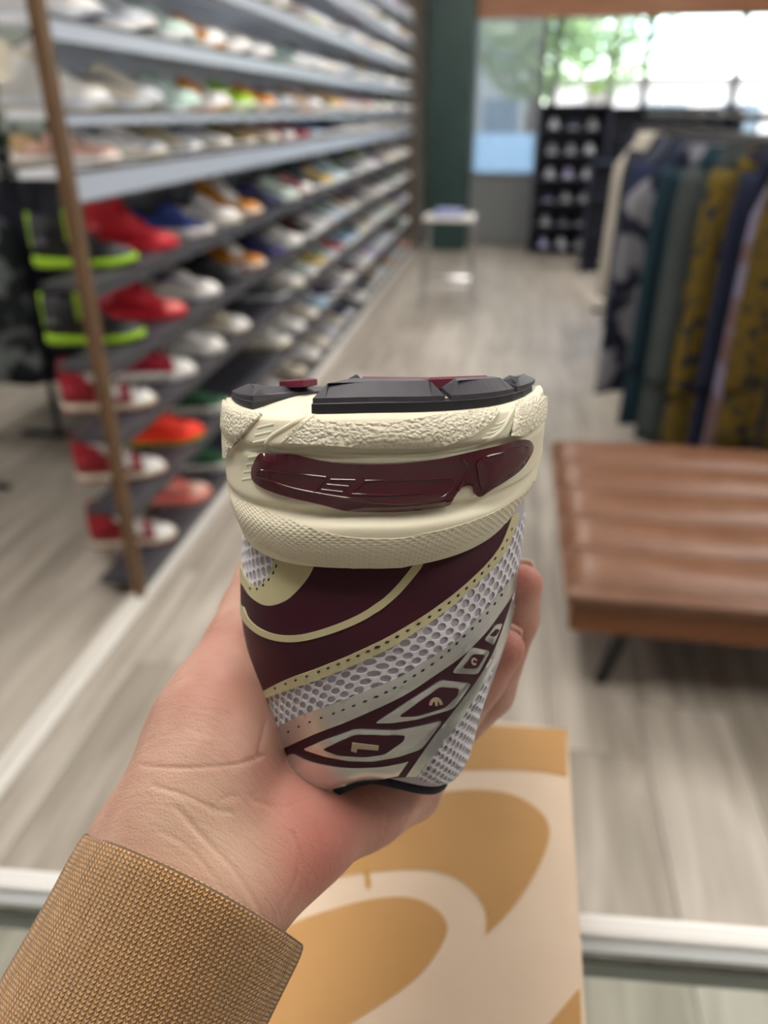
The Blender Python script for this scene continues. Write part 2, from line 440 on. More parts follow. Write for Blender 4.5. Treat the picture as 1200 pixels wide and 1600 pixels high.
class ShoeForm:
    def __init__(s, K):
        s.K = K
    def pt(s, t, a, off=0.0):
        """t 0 heel .. 1 toe, a 0 one side .. pi the other side"""
        K = s.K; zb = smooth_tab(K['sole'], t) - 0.003; top = smooth_tab(K['top'], t); hw = smooth_tab(K['hw'], t)
        fore = sstep(.45, .75, t)
        q = 0.55 + 0.25 * fore
        ca, sa = math.cos(a), math.sin(a)
        narrow = 1 - (0.25 * (1 - fore)) * (sa ** 3)
        y = -hw * narrow * math.copysign(abs(ca) ** (0.62 + 0.2 * fore), ca)
        z = zb + (top - zb) * (sa ** q)
        dip = sstep(.05, .10, t) * (1 - sstep(.30, .36, t))
        aa = abs(a - PI / 2) / 0.62
        if aa < 1: z -= 0.045 * dip * (1 - aa * aa) ** 0.7
        nrm = Vector((0, -ca, sa))
        return Vector((t * K['L'] - 0.5 * K['L'], y, z)) + nrm * off
    def patch(s, mb, f, nu, nv, off, th=0.002):
        """closed thin panel over (t, a) = f(u, v)"""
        P = []; Q = []
        for i in range(nu + 1):
            for j in range(nv + 1):
                t, a = f(i / nu, j / nv)
                P.append(s.pt(t, a, off)); Q.append(s.pt(t, a, off - th))
        n = (nu + 1) * (nv + 1); fs = []
        for i in range(nu):
            for j in range(nv):
                a = i * (nv + 1) + j; b = a + 1; c = a + nv + 2; d = a + nv + 1
                fs.append((a, d, c, b)); fs.append((a + n, b + n, c + n, d + n))
        rim = [i * (nv + 1) for i in range(nu + 1)] + [nu * (nv + 1) + j for j in range(1, nv + 1)] + [i * (nv + 1) + nv for i in range(nu - 1, -1, -1)] + [j for j in range(nv - 1, 0, -1)]
        for a, b in zip(rim, rim[1:] + rim[:1]): fs.append((a, b, b + n, a + n))
        mb.add(P + Q, fs)
def shoe_meshes(kind):
    K = KINDS[kind]; S = ShoeForm(K); D = {}; L = K['L']
    ts = [0, .012, .03, .06, .09, .13, .18, .23, .28, .32, .36, .41, .47, .53, .6, .67, .74, .81, .87, .92, .955, .98, 1]
    mb = MB(); mb.loft([[S.pt(t, PI * k / 16) for k in range(17)] for t in ts], cap=False, ringclosed=False)
    n = 17
    mb.f.append(tuple(range(n))); mb.f.append(tuple((len(ts) - 1) * n + k for k in range(n - 1, -1, -1)))
    for i in range(len(ts) - 1): mb.f.append((i * n, (i + 1) * n, (i + 1) * n + n - 1, i * n + n - 1))
    D['upper'] = mb.mesh('upper')
    def sole_mesh(z_of, e, name):
        out = []
        N = 22
        tt = [0.5 - 0.5 * math.cos(PI * k / N) for k in range(N + 1)]
        e2 = e
        ring = [(t, 1) for t in tt] + [(t, -1) for t in reversed(tt)]
        rings = []
        for lev in (0, .12, .85, 1):
            r = []
            for t, sd in ring:
                z0, z1 = z_of(t); ins = 0.004 if lev in (0, 1) else 0.0
                hwid = max(0.0, smooth_tab(K['hw'], t) * e2 + 0.0015 - ins)
                x = (t - 0.5) * (L + 0.012 - 2 * ins)
                if lev == 0 and t > 0.9: z0 += 0.0
                r.append(Vector((x, sd * hwid, z0 + (z1 - z0) * lev)))
            rings.append(r)
        return MB().loft(rings).mesh(name)
    spring = lambda t: 0.010 * sstep(.72, 1, t) + 0.004 * (1 - sstep(0, .12, t))
    D['sole'] = sole_mesh(lambda t: (0.006 + spring(t), smooth_tab(K['sole'], t) + spring(t) * 0.6), K['ext'], 'sole')
    D['outsole'] = sole_mesh(lambda t: (spring(t) * 0.999, 0.009 + spring(t)), K['ext'] - 0.02, 'outsole')
    mb = MB(); S.patch(mb, lambda u, v: (.055 + .30 * u, PI / 2 + (v - .5) * 1.22), 8, 6, 0.0022, 0.002); D['lining'] = mb.mesh('lining')
    mb = MB(); S.patch(mb, lambda u, v: (.33 + .29 * u, PI / 2 + (v - .5) * .62), 6, 4, 0.006, 0.005); D['tongue'] = mb.mesh('tongue')
    mb = MB()
    for k in range(5):
        t0 = .42 + k * .05
        S.patch(mb, lambda u, v: (t0 + .022 * u, PI / 2 + (v - .5) * .95), 1, 6, 0.009, 0.004)
    D['laces'] = mb.mesh('laces')
    mb = MB()
    for sd in (1, -1):
        def f(u, v):
            t = .14 + .60 * u
            c = .55 + .28 * (1 - u) ** 1.5 - .30 * math.sin(PI * min(1, u * 1.15)) * .6
            w = .05 + .30 * math.sin(PI * u ** .75) * .6
            a = c + (v - .5) * w
            return (t, a if sd > 0 else PI - a)
        S.patch(mb, f if sd > 0 else (lambda u, v: f(u, 1 - v)), 12, 3, 0.0028, 0.002)
    D['stripe'] = mb.mesh('stripe')
    mb = MB(); S.patch(mb, lambda u, v: (.004 + (.15 + .05 * math.sin(PI * v)) * u, .1 + v * (PI - .2)), 5, 14, 0.0025, 0.002); D['heel_panel'] = mb.mesh('heel_panel')
    mb = MB(); S.patch(mb, lambda u, v: (.74 + .06 * abs(v - .5) * 2 + (.255 - .06 * abs(v - .5) * 2) * u, .03 + v * (PI - .06)), 7, 12, 0.0025, 0.002); D['toe_cap'] = mb.mesh('toe_cap')
    mb = MB(); S.patch(mb, lambda u, v: (.32 + .33 * u, (.30 + v * .78)), 7, 4, 0.0036, 0.002); S.patch(mb, lambda u, v: (.32 + .33 * u, PI - (1.08 - v * .78)), 7, 4, 0.0036, 0.002); D['lace_panel'] = mb.mesh('lace_panel')
    mb = MB(); S.patch(mb, lambda u, v: (.05 + .28 * u, .12 + v * .5), 6, 3, 0.0026, 0.002); S.patch(mb, lambda u, v: (.05 + .28 * u, PI - (.62 - v * .5)), 6, 3, 0.0026, 0.002); D['quarter_panel'] = mb.mesh('quarter_panel')
    # pull loops for the boots: one on the heel, one on the tongue
    mb = MB(); z = smooth_tab(K['top'], .02)
    mb.box((-L / 2 - 0.007, -0.009, 0.06), (-L / 2 + 0.002, 0.009, z + 0.012), 0.003); D['heel_loop'] = mb.mesh('heel_loop')
    p = S.pt(.37, PI / 2)
    mb = MB().box((p.x - 0.004, -0.04, p.z - 0.075), (p.x + 0.010, 0.04, p.z + 0.012), 0.004); D['tongue_loop'] = mb.mesh('tongue_loop')
    for me in D.values():
        me.materials.append(m_edge)
        me.polygons.foreach_set('use_smooth', [True] * len(me.polygons))
    return D
SHOE = {k: shoe_meshes(k) for k in KINDS}
PAL = {'white': '#eeedeb', 'cream': '#ddd5c2', 'grey': '#8d9096', 'silver': '#c3c8d0', 'black': '#17181d', 'charcoal': '#34363d', 'navy': '#232c52', 'blue': '#2d4a9e',
       'sky blue': '#9fc0dd', 'mint': '#c3dcd3', 'lime': '#a6d52c', 'green': '#1f5a38', 'olive': '#8a8058', 'tan': '#b3966c', 'brown': '#5d4030', 'orange': '#e39222',
       'red': '#c2152c', 'crimson': '#a81838', 'pink': '#e0b4a4', 'coral': '#e87a72', 'flame': '#ff3a22', 'burgundy': '#5c1526', 'yellow': '#d9b83a', 'purple': '#4c3f86', 'lilac': '#a9a3cf', 'teal': '#2a6a72',
       'wine': '#a01228', 'gum': '#b98a55', 'rust': '#a4593a'}
def pm(c):
    return mat('shoe_' + c.replace(' ', '_'), PAL[c], 0.55)
def shoe(kind, colors, loc, rz, label, group, full=True):
    """colors: part -> palette colour"""
    t = thing('sneaker' if kind != 'boot' else 'boot', label, 'shoe', loc, rz, group)
    if kind in ('runner', 'court'): t.scale = (1.05, 1.06, 1.18)
    for part, c in colors.items():
        o = bpy.data.objects.new(part, SHOE[kind][part]); col.objects.link(o); o.parent = t
        o.material_slots[0].link = 'OBJECT'; o.material_slots[0].material = pm(c)
    return t
def C(upper, sole, outsole, lining, stripe=None, laces=None, heel=None, toe=None, tongue=None, **kw):
    d = dict(upper=upper, sole=sole, outsole=outsole, lining=lining, tongue=tongue or upper)
    if stripe: d['stripe'] = stripe
    if laces: d['laces'] = laces
    if heel: d['heel_panel'] = heel
    if toe: d['toe_cap'] = toe
    d.update(kw)
    return d
J1 = C('wine', 'cream', 'wine', 'black', 'silver', 'white', 'wine', 'white', 'black', lace_panel='white')
BT = C('black', 'lime', 'black', 'black', None, 'charcoal', 'charcoal', 'charcoal', 'charcoal', heel_loop='lime', tongue_loop='lime')
# (kind, colours, words) for the nearest columns, read off the photograph; None = empty place
NEAR = {
 7: [('runner', C('white', 'silver', 'navy', 'navy', 'navy', 'white', 'grey'), 'white and navy running shoe'), ('runner', C('silver', 'white', 'black', 'black', 'charcoal', 'white', 'black'), 'silver and black running shoe'),
     ('runner', C('mint', 'white', 'mint', 'silver', 'white', 'white', 'mint'), 'mint running shoe'), ('court', C('orange', 'white', 'orange', 'brown', 'orange', 'white', 'orange', 'white'), 'orange and white court shoe'),
     ('court', C('white', 'white', 'navy', 'navy', 'navy', 'white', 'navy'), 'white court shoe with navy stripe'), ('court', C('white', 'white', 'grey', 'grey', 'silver', 'white', 'silver'), 'plain white court shoe')],
 6: [('high', C('white', 'silver', 'cream', 'navy', 'cream', 'white', 'cream', 'white', 'cream'), 'chunky white trainer with navy collar'), ('runner', C('cream', 'silver', 'olive', 'black', 'navy', 'white', 'grey', 'silver'), 'cream and grey trainer with navy stripe'),
     ('runner', C('mint', 'mint', 'white', 'black', 'white', 'mint', 'mint', 'mint'), 'pale mint trainer'), ('court', C('white', 'white', 'orange', 'brown', 'orange', 'white', 'orange', 'white', 'orange', quarter_panel='orange', lace_panel='orange'), 'orange and white low shoe'),
     ('court', C('lime', 'white', 'lime', 'black', 'lime', 'white', 'lime', 'lime'), 'lime green low shoe'), ('court', C('orange', 'white', 'gum', 'brown', 'orange', 'white', 'brown', 'orange'), 'dark orange low shoe')],
 5: [('court', C('pink', 'white', 'tan', 'black', 'tan', 'white', 'tan', 'pink', lace_panel='pink'), 'pale pink and tan low shoe'), ('runner', C('white', 'cream', 'olive', 'black', 'navy', 'white', 'grey', 'silver'), 'white running shoe with navy side stripe'),
     ('runner', C('cream', 'white', 'grey', 'charcoal', 'yellow', 'white', 'yellow', 'silver'), 'cream running shoe with yellow panels'), ('runner', C('white', 'cream', 'navy', 'navy', 'purple', 'white', 'navy', 'white'), 'white running shoe with navy heel'),
     ('runner', C('olive', 'white', 'olive', 'brown', 'tan', 'cream', 'olive', 'tan'), 'olive running shoe'), ('runner', C('tan', 'cream', 'navy', 'navy', 'cream', 'white', 'tan', 'cream'), 'tan and cream running shoe'),
     ('runner', C('crimson', 'white', 'crimson', 'black', 'white', 'white', 'crimson', 'white'), 'crimson and white running shoe')],
 4: [('boot', BT, 'black boot with lime green sole'), ('high', C('red', 'red', 'red', 'crimson', 'red', 'red', 'red', 'red'), 'all-red glossy high-top'),
     ('court', C('blue', 'white', 'white', 'black', 'navy', 'blue', 'blue', 'navy'), 'royal blue low shoe with white sole'), ('court', C('white', 'cream', 'white', 'navy', 'navy', 'white', 'purple', 'white'), 'white low shoe with purple-blue heel'),
     ('high', C('orange', 'white', 'orange', 'black', 'white', 'white', 'orange', 'orange', 'white', lace_panel='white'), 'white high-top with orange panels'), ('runner', C('navy', 'navy', 'black', 'black', 'purple', 'navy', 'navy'), 'dark navy running shoe'),
     ('runner', C('mint', 'white', 'mint', 'silver', 'white', 'white', 'silver'), 'pale mint running shoe'), ('court', C('crimson', 'white', 'crimson', 'black', 'white', 'white', 'crimson', 'white'), 'crimson low shoe with white toe')],
 3: [('boot', BT, 'black boot with lime green sole'), ('high', C('red', 'red', 'red', 'wine', 'red', 'red', 'crimson', 'coral'), 'bright red high-top'),
     ('court', C('white', 'white', 'silver', 'navy', 'blue', 'white', 'white', 'white'), 'white low shoe with blue stripe'), ('court', C('charcoal', 'charcoal', 'black', 'black', 'black', 'black', 'charcoal'), 'charcoal low shoe'),
     ('high', C('orange', 'white', 'orange', 'tan', 'white', 'white', 'orange', 'orange', 'white', lace_panel='white'), 'white high-top with orange heel and toe'), ('runner', C('navy', 'purple', 'navy', 'black', 'purple', 'navy', 'navy'), 'navy and purple running shoe'),
     ('runner', C('white', 'white', 'mint', 'silver', 'mint', 'white', 'white'), 'white running shoe with mint stripe')],
 2: [('high', J1, 'red and white high-top with black collar'), ('court', C('crimson', 'white', 'white', 'black', 'crimson', 'crimson', 'crimson', 'white'), 'crimson low shoe with white toe and sole'),
     ('court', C('white', 'white', 'white', 'burgundy', 'silver', 'white', 'burgundy', 'white'), 'white low shoe with burgundy heel'), ('runner', C('cream', 'white', 'tan', 'black', 'tan', 'white', 'cream', 'white'), 'cream running shoe'),
     None, ('runner', C('charcoal', 'silver', 'black', 'black', 'grey', 'grey', 'charcoal'), 'charcoal and silver running shoe'), ('runner', C('white', 'cream', 'mint', 'mint', 'white', 'white', 'cream'), 'white and cream running shoe')],
 1: [('high', J1, 'red and white high-top with black collar'), ('runner', C('flame', 'flame', 'lime', 'black', 'flame', 'flame', 'flame', 'flame'), 'flame red running shoe with lime edge'),
     ('high', C('green', 'white', 'white', 'black', 'green', 'green', 'black', 'green'), 'dark green high-top'), None, None, ('runner', C('white', 'cream', 'olive', 'black', 'olive', 'white', 'cream'), 'white running shoe with olive stripe')],
 0: [('high', J1, 'red and white high-top with black collar'), ('runner', C('coral', 'coral', 'pink', 'burgundy', 'pink', 'coral', 'red', 'pink'), 'coral pink running shoe'),
     ('high', C('green', 'white', 'white', 'black', 'green', 'green', 'black', 'green'), 'dark green high-top'), None, ('court', C('mint', 'white', 'mint', 'teal', 'white', 'white', 'mint'), 'mint and white low shoe')],
}
ROWNAME = ['bottom', 'second', 'third', 'fourth', 'fifth', 'sixth', 'seventh', 'eighth', 'ninth', 'tenth', 'top']
rs = random.Random(5)
MAINW = ['white'] * 10 + ['cream'] * 5 + ['silver'] * 5 + ['grey'] * 3 + ['mint', 'sky blue', 'navy', 'navy', 'black', 'black', 'charcoal', 'lilac', 'tan', 'crimson', 'pink', 'green', 'yellow', 'brown']
ACC = ['navy', 'black', 'grey', 'silver', 'crimson', 'green', 'blue', 'purple', 'tan', 'teal', 'orange', 'burgundy', 'sky blue', 'lime', 'rust']
DARKS = ['black', 'navy', 'charcoal', 'black', 'brown']
COLY = []
y = 2.265
while y < 9.25:
    COLY.append(y); y += 0.333 if y < 4.3 else 0.285
FIRST = {8: 4, 9: 10, 10: 13}
for r, z in enumerate(ROWZ):
    cnt = 0
    for k, y in enumerate(COLY):
        if k < FIRST.get(r, 0): continue
        spec = None
        if r in NEAR and k < len(NEAR[r]):
            spec = NEAR[r][k]
            if spec is None: continue
            kind, cols, words = spec
        else:
            if rs.random() < 0.03: continue
            kind = rs.choice(['runner', 'runner', 'runner', 'court', 'court', 'high' if r not in (5, 6) else 'court'])
            mn = rs.choice(MAINW); ac = rs.choice([a for a in ACC if a != mn]); so = rs.choice(['white', 'white', 'cream', 'silver', mn])
            cols = C(mn, so, rs.choice(['white', 'gum', 'black', ac]), rs.choice(DARKS), ac, rs.choice(['white', mn]), ac, rs.choice([None, mn, 'silver']))
            words = '%s %s with %s stripe' % (mn, {'runner': 'running shoe', 'court': 'low shoe', 'high': 'high-top'}[kind], ac)
            if y > 5.2:
                for q in ('laces', 'tongue', 'outsole'): cols.pop(q, None)
        rz = math.radians(19 + rs.uniform(-4, 4))
        if r < 8: where = '%s shelf%s, %s place from brown post' % (ROWNAME[r], '' if r == 0 else ' up', ORD[k])
        else: where = '%s shelf up, %s place from brown post' % (ROWNAME[r], ORD[k])
        sc_ = 1.0
        o = shoe(kind, cols, (SX_F - 0.148 + rs.uniform(-0.006, 0.006), y, z + 0.001), rz, words + ', ' + where, 'shoes on the long shelving')
        if r == 5: o.scale = (1.0, 1.0, 0.90)
        cnt += 1
# ================================================================ leather bench
BX0, BY0, BY1, BZ = 0.213, 1.668, 2.66, 0.42
BX1 = 1.75
m_leather = noisy('tan_leather', '#75503b', '#835d47', 9, 0.38, 0.25, 0.002)
m_bwood = noisy('bench_wood', '#7a4a26', '#693d1e', 5, 0.45, stretch=(1, 8, 8))
m_blk = mat('black_metal', '#17171a', 0.45)
bench = thing('bench', 'tan leather channel-tufted bench with wooden base and black splayed legs', 'bench', (BX0, BY0, 0))
LX, LY = BX1 - BX0, BY1 - BY0
nch = 5
for k in range(nch):
    ya, yb = LY * k / nch, LY * (k + 1) / nch
    rings = []
    for i in range(26):
        x = LX * i / 25
        e = min(1, min(x, LX - x) / 0.035); e = math.sqrt(max(0.0, 1 - (1 - e) ** 2))
        ring = []
        for j in range(9):
            u = j / 8; bul = (1 - abs(2 * u - 1) ** 2.6)
            dz = 0.010 * math.sin(x * 9 + k) * math.sin(PI * u) * 0.4
            ring.append(Vector((x, ya + (yb - ya) * u, BZ - 0.028 + 0.028 * bul * (0.55 + 0.45 * e) + dz * e - (0.030 * (1 - min(1, (ya + (yb - ya) * u) / 0.05)) ** 2))))
        edge = 0.0
        ring += [Vector((x, yb, BZ - 0.075)), Vector((x, ya, BZ - 0.075))]
        rings.append(ring)
    MB().loft(rings).build('cushion_channel', m_leather, bench, True)
MB().box((-0.010, -0.006, BZ - 0.062), (LX + 0.010, LY + 0.010, BZ - 0.035), 0.018).build('cushion_border', m_leather, bench, True)
MB().box((0.012, 0.022, BZ - 0.172), (LX - 0.012, LY - 0.012, BZ - 0.072), 0.006).build('base_frame', m_bwood, bench)
for lx, ly, sx, sy in ((0.20, 0.16, -1, -1), (LX - 0.2, 0.16, 1, -1), (0.20, LY - 0.16, -1, 1), (LX - 0.2, LY - 0.16, 1, 1)):
    MB().tube([(lx, ly, BZ - 0.170), (lx + sx * 0.065, ly + sy * 0.02, 0.0)], [0.024, 0.018], 10).build('leg', m_blk, bench)

# ================================================================ clothes rail with garments
RZ = 1.43
def rail(name, label, a, b, feet=True):
    t = thing(name, label, 'clothes rail', (0, 0, 0))
    MB().tube([a, b], 0.014, 10).build('rail', m_blk, t)
    for p in (a, b):
        MB().tube([(p[0], p[1], 0.02), p], 0.016, 10).build('upright', m_blk, t)
        MB().tube([(p[0] - 0.2, p[1], 0.02), (p[0] + 0.2, p[1], 0.02)], 0.016, 10).build('foot', m_blk, t)
    return t
def cloth_mat(name, c1='#333333', c2=None, pattern=None):
    if name in _mats: return _mats[name]
    m = mat(name, c1, 0.85, 0, 0.2); t = NT(m)
    tc = t.n('ShaderNodeTexCoord')
    if pattern == 'rosette':
        vo = t.n('ShaderNodeTexVoronoi'); vo.inputs['Scale'].default_value = 21; t.l(tc.outputs['Object'], vo.inputs['Vector'])
        nz = t.n('ShaderNodeTexNoise'); nz.inputs['Scale'].default_value = 22; t.l(tc.outputs['Object'], nz.inputs['Vector'])
        f = t.math('ADD', vo.outputs['Distance'], t.math('MULTIPLY', nz.outputs[0], 0.25))
        t.l(t.ramp(f, [(0.30, c2), (0.40, c1), (0.70, c1), (0.85, c2)]), t.b.inputs['Base Color'])
    elif pattern == 'patch':
        nz = t.n('ShaderNodeTexNoise'); nz.inputs['Scale'].default_value = 9; nz.inputs['Detail'].default_value = 1; t.l(tc.outputs['Object'], nz.inputs['Vector'])
        t.l(t.ramp(nz.outputs[0], [(0.46, c1), (0.54, c2)]), t.b.inputs['Base Color'])
    else:
        nz = t.n('ShaderNodeTexNoise'); nz.inputs['Scale'].default_value = 5; t.l(tc.outputs['Object'], nz.inputs['Vector'])
        t.l(t.ramp(nz.outputs[0], [(0.3, c1), (0.7, c2 or c1)]), t.b.inputs['Base Color'])
    return m
m_chrome = mat('chrome', '#d8dade', 0.12, 1.0)
def garment(name, label, cat, X, Y, w, ztop, zbot, m, seed, th=0.045, group=None, rz=0.0):
    """cloth hanging across a rail that runs along Y: X is the aisle-side edge, w its width, th its bulk along the rail"""
    r = random.Random(seed)
    t = thing(name, label, cat, (X + w / 2, Y, 0), rz, group)
    p1, p2, a1 = r.uniform(0, 6), r.uniform(0, 6), r.uniform(0.7, 1.2)
    def body(sx0, sx1, zt, zb, taper):
        rings = []
        n = 28; nz = 16
        for i in range(nz + 1):
            v = i / nz; z = zt + (zb - zt) * v
            flare = taper + (1 - taper) * sstep(0, .22, v) + 0.05 * v
            ring = []
            for k in range(n):
                a = 2 * PI * k / n
                ex = math.copysign(abs(math.cos(a)) ** .7, math.cos(a)); ey = math.copysign(abs(math.sin(a)) ** .7, math.sin(a))
                u = (sx0 + sx1) / 2 + ex * (sx1 - sx0) / 2 * flare
                fold = min(1, th / 0.05) ** 2 * 0.016 * a1 * (0.25 + v) * math.sin(u * 42 + p1 + v * 1.5) + 0.08 * min(th, 0.1) * math.sin(u * 77 + p2)
                rr = th / 2 * (0.45 + 0.75 * sstep(0, .3, v)) * (0.85 + 0.15 * math.sin(u * 30 + p2))
                ring.append(Vector((u, ey * rr + fold, z + 0.008 * math.sin(u * 20 + p2) * v)))
            rings.append(ring)
        return MB().loft(rings)
    body(-w / 2, w / 2, ztop, zbot, 0.62).build('body', m, t, True)
    if r.random() < 0.7:
        body(-w / 2 - 0.012, -w / 2 + 0.085, ztop - 0.07, ztop - 0.07 - (ztop - zbot) * 0.72, 0.7).build('sleeve', m, t, True)
    h = thing('hanger', 'black hanger with chrome hook in the ' + ' '.join(label.split()[:9]), 'hanger', (X + w / 2, Y, 0), rz, 'hangers on the rails')
    MB().tube([(-w * .30, 0, ztop + 0.010), (-w * .1, 0, ztop + 0.020), (0, 0, ztop + 0.026), (w * .1, 0, ztop + 0.020), (w * .30, 0, ztop + 0.010)], 0.007, 8).build('bar', m_blk, h, True)
    hk = [(0, 0, ztop + 0.022)] + [(0.022 * math.sin(a) , 0, ztop + 0.022 + 0.045 + 0.022 - 0.022 * math.cos(a)) for a in [k * 0.5 for k in range(0, 9)]]
    MB().tube(hk, 0.0028, 6).build('hook', m_chrome, h, True)
    return t
GR = 'clothes on the rail behind the bench'
RX = 0.92
rail('clothes_rail', 'black clothes rail behind the tan bench full of dark clothes', (RX, 2.70, RZ), (RX, 6.5, RZ))
ZT_G = RZ - 0.085
G = [ # name, label, cat, px of the aisle-side edge at image row 450, Y, bottom, material
 ('blouse', 'olive patterned blouse, nearest on the rail behind the bench', 'blouse', 1168, 2.79, .35, cloth_mat('olive_print', '#665522', '#33322d', 'rosette')),
 ('shirt', 'lilac and pink shirt beside the olive patterned blouse', 'shirt', 1150, 2.86, .30, cloth_mat('lilac_print', '#8f8ba6', '#7d6668', 'patch')),
 ('jacket', 'navy jacket between the lilac shirt and yellow patterned dress', 'jacket', 1122, 2.93, .28, cloth_mat('navy_cloth', '#20263a', '#2a3046')),
 ('dress', 'mustard yellow dress with dark rosette pattern on the rail', 'dress', 1078, 3.00, .22, cloth_mat('mustard_print', '#6b5a22', '#2f2d3a', 'rosette')),
 ('trousers', 'grey-green trousers beside the mustard patterned dress', 'trousers', 1036, 3.075, .25, cloth_mat('grey_green_cloth', '#3f4647', '#484f4f')),
 ('skirt', 'dark teal skirt between grey-green trousers and black-and-white coat', 'skirt', 1004, 3.155, .28, cloth_mat('teal_cloth', '#1d333f', '#233944')),
 ('coat', 'black and white patterned coat hanging past the teal skirt', 'coat', 958, 3.30, .38, cloth_mat('black_white_print', '#1b1f2e', '#7d7d86', 'patch')),
 ('jacket', 'dark blue jacket hanging just past the patterned coat', 'jacket', 962, 3.50, .45, cloth_mat('dark_blue_cloth', '#252d45', '#303a55')),
 ('cardigan', 'black cardigan in the middle of the rail', 'cardigan', 958, 3.80, .45, cloth_mat('black_cloth', '#1b1d26', '#262833')),
 ('coat', 'slate grey coat past the black cardigan on the rail', 'coat', 954, 4.15, .45, cloth_mat('slate_cloth', '#3b4250', '#474e5c')),
 ('jumper', 'charcoal jumper hanging before the beige coat on the rail', 'jumper', 952, 4.6, .45, cloth_mat('charcoal_cloth', '#2b2d36', '#35373f')),
 ('coat', 'long beige coat at the far end of the rail', 'coat', 936, 5.3, .38, cloth_mat('beige_cloth', '#b8b1a6', '#c4bdb2')),
 ('coat', 'long black coat beyond the beige coat on the rail', 'coat', 940, 5.75, .38, cloth_mat('black_cloth')),
 ('jacket', 'navy blue jacket last on the rail near the window', 'jacket', 944, 6.2, .45, cloth_mat('navy_cloth')),
]
for q, (nm, lb, ct, px, Y, zb, m) in enumerate(G):
    xe = ony(px, 450, Y).x
    garment(nm, lb, ct, xe, Y, max(0.3, 2 * (RX - xe)), ZT_G, zb, m, 40 + q, 0.036 if q < 6 else (0.05 if q < 8 else 0.14), GR)
# fillers further back on the near end, seen between the others
# ---------------------------------------------------------------- second rail, left of the shelving
rail('clothes_rail', 'black clothes rail with grey clothes behind the brown shelf post', (-2.25, 2.7, 1.27), (-2.25, 4.6, 1.27))
for q, (nm, lb, ct, Y, zb, m) in enumerate([
    ('jacket', 'grey and black mottled jacket hanging behind the brown shelf post', 'jacket', 2.95, .42, cloth_mat('camouflage', '#6b7272', '#23272b', 'patch')),
    ('coat', 'black coat behind the mottled grey jacket', 'coat', 3.15, .35, cloth_mat('black_cloth')),
    ('coat', 'charcoal coat third along behind the shelving', 'coat', 3.45, .35, cloth_mat('charcoal_cloth')),
    ('coat', 'slate coat last along behind the shelving', 'coat', 3.9, .35, cloth_mat('slate_cloth'))]):
    garment(nm, lb, ct, -2.55, Y, 0.6, 1.185, zb, m, 80 + q, 0.12, 'clothes behind the shelving')
rail('clothes_rail', 'tall black rail with pale clothes above the grey ones', (-2.15, 3.3, 2.0), (-2.15, 4.9, 2.0))
for q, (nm, lb, Y, zb, m) in enumerate([
    ('shirt', 'pale mint shirt high up behind the brown shelf post', 3.42, 1.36, cloth_mat('mint_cloth', '#a9b5ad', '#b5c0b8')),
    ('vest', 'bright green vest low under the mint shirt', 3.62, 1.31, cloth_mat('green_cloth', '#5d9a4c', '#54903f')),
    ('shirt', 'cream shirt high up beyond the mint one', 3.9, 1.4, cloth_mat('cream_cloth', '#b5ac98', '#c0b7a3'))]):
    garment(nm, lb, nm, -2.5, Y, 0.7, 1.915, zb, m, 90 + q, 0.1, 'pale clothes behind the shelving')

# ================================================================ metal stool in the aisle
st = thing('stool', 'tall silver metal stool with white seat near the green column', 'stool', (-0.47, 6.45, 0))
m_ivory = mat('ivory_plastic', '#d5d2cc', 0.4)
MB().box((-0.20, -0.18, 0.70), (0.20, 0.18, 0.725), 0.008).build('seat', m_ivory, st)
for sx in (-1, 1):
    for sy in (-1, 1):
        MB().tube([(sx * 0.17, sy * 0.15, 0.70), (sx * 0.205, sy * 0.18, 0.0)], 0.011, 8).build('leg', m_chrome, st)
for z in (0.22,):
    for s in (-1, 1):
        MB().tube([(-0.195, s * 0.17, z), (0.195, s * 0.17, z)], 0.008, 8).build('stretcher', m_chrome, st)
        MB().tube([(s * 0.195, -0.17, z), (s * 0.195, 0.17, z)], 0.008, 8).build('stretcher', m_chrome, st)
fb = thing('folded_cloth', 'small folded lilac-blue cloth lying on the stool', 'cloth', (-0.47, 6.45, 0.726))
MB().box((-0.12, -0.10, 0), (0.10, 0.10, 0.022), 0.01).box((-0.11, -0.095, 0.022), (0.095, 0.09, 0.045), 0.01).build('fold', cloth_mat('lilac_blue', '#8f93c0', '#a3a6cc'), fb)

# ================================================================ black display stands under the window
m_stand = mat('black_stand', '#1d2236', 0.5)
def stand(x0, x1, yb, yf, ztop, n, label):
    t = thing('display_stand', label, 'display stand', (x0, yf, 0))
    w, d = x1 - x0, yb - yf
    MB().box((0, d - 0.02, 0.03), (w, d, ztop)).build('back_panel', m_stand, t)
    MB().box((0, 0, 0), (0.025, d - 0.02, ztop)).build('side_panel', m_stand, t)
    MB().box((w - 0.025, 0, 0), (w, d - 0.02, ztop)).build('side_panel', m_stand, t)
    zs = [0.05 + (ztop - 0.07) * k / n for k in range(n + 1)]
    for z in zs:
        MB().box((0.025, 0.0, z), (w - 0.025, d - 0.02, z + 0.02)).build('shelf', m_stand, t)
    return [z + 0.021 for z in zs]
sx0, sx1 = ony(832, 300, 9.3).x, ony(940, 300, 9.3).x
zs = stand(sx0, sx1, 9.62, 9.28, 1.52, 6, 'black display stand of pale shoes beside the grille')
rs2 = random.Random(9)
for r, z in enumerate(zs[:-1]):
    for k in range(3):
        c = rs2.choice(['grey', 'charcoal', 'grey', 'lilac', 'silver', 'navy'])
        shoe('court', dict(upper=c, sole='silver', lining='black', stripe='charcoal'), (sx0 + 0.17 + k * (sx1 - sx0 - 0.34) / 2, 9.43, z), math.radians(-90), '%s low shoe on the black stand by the grille, shelf %s from floor, %s along' % (c, ['one', 'two', 'three', 'four', 'five', 'six'][r], ORD[k]), 'shoes on the black stand')
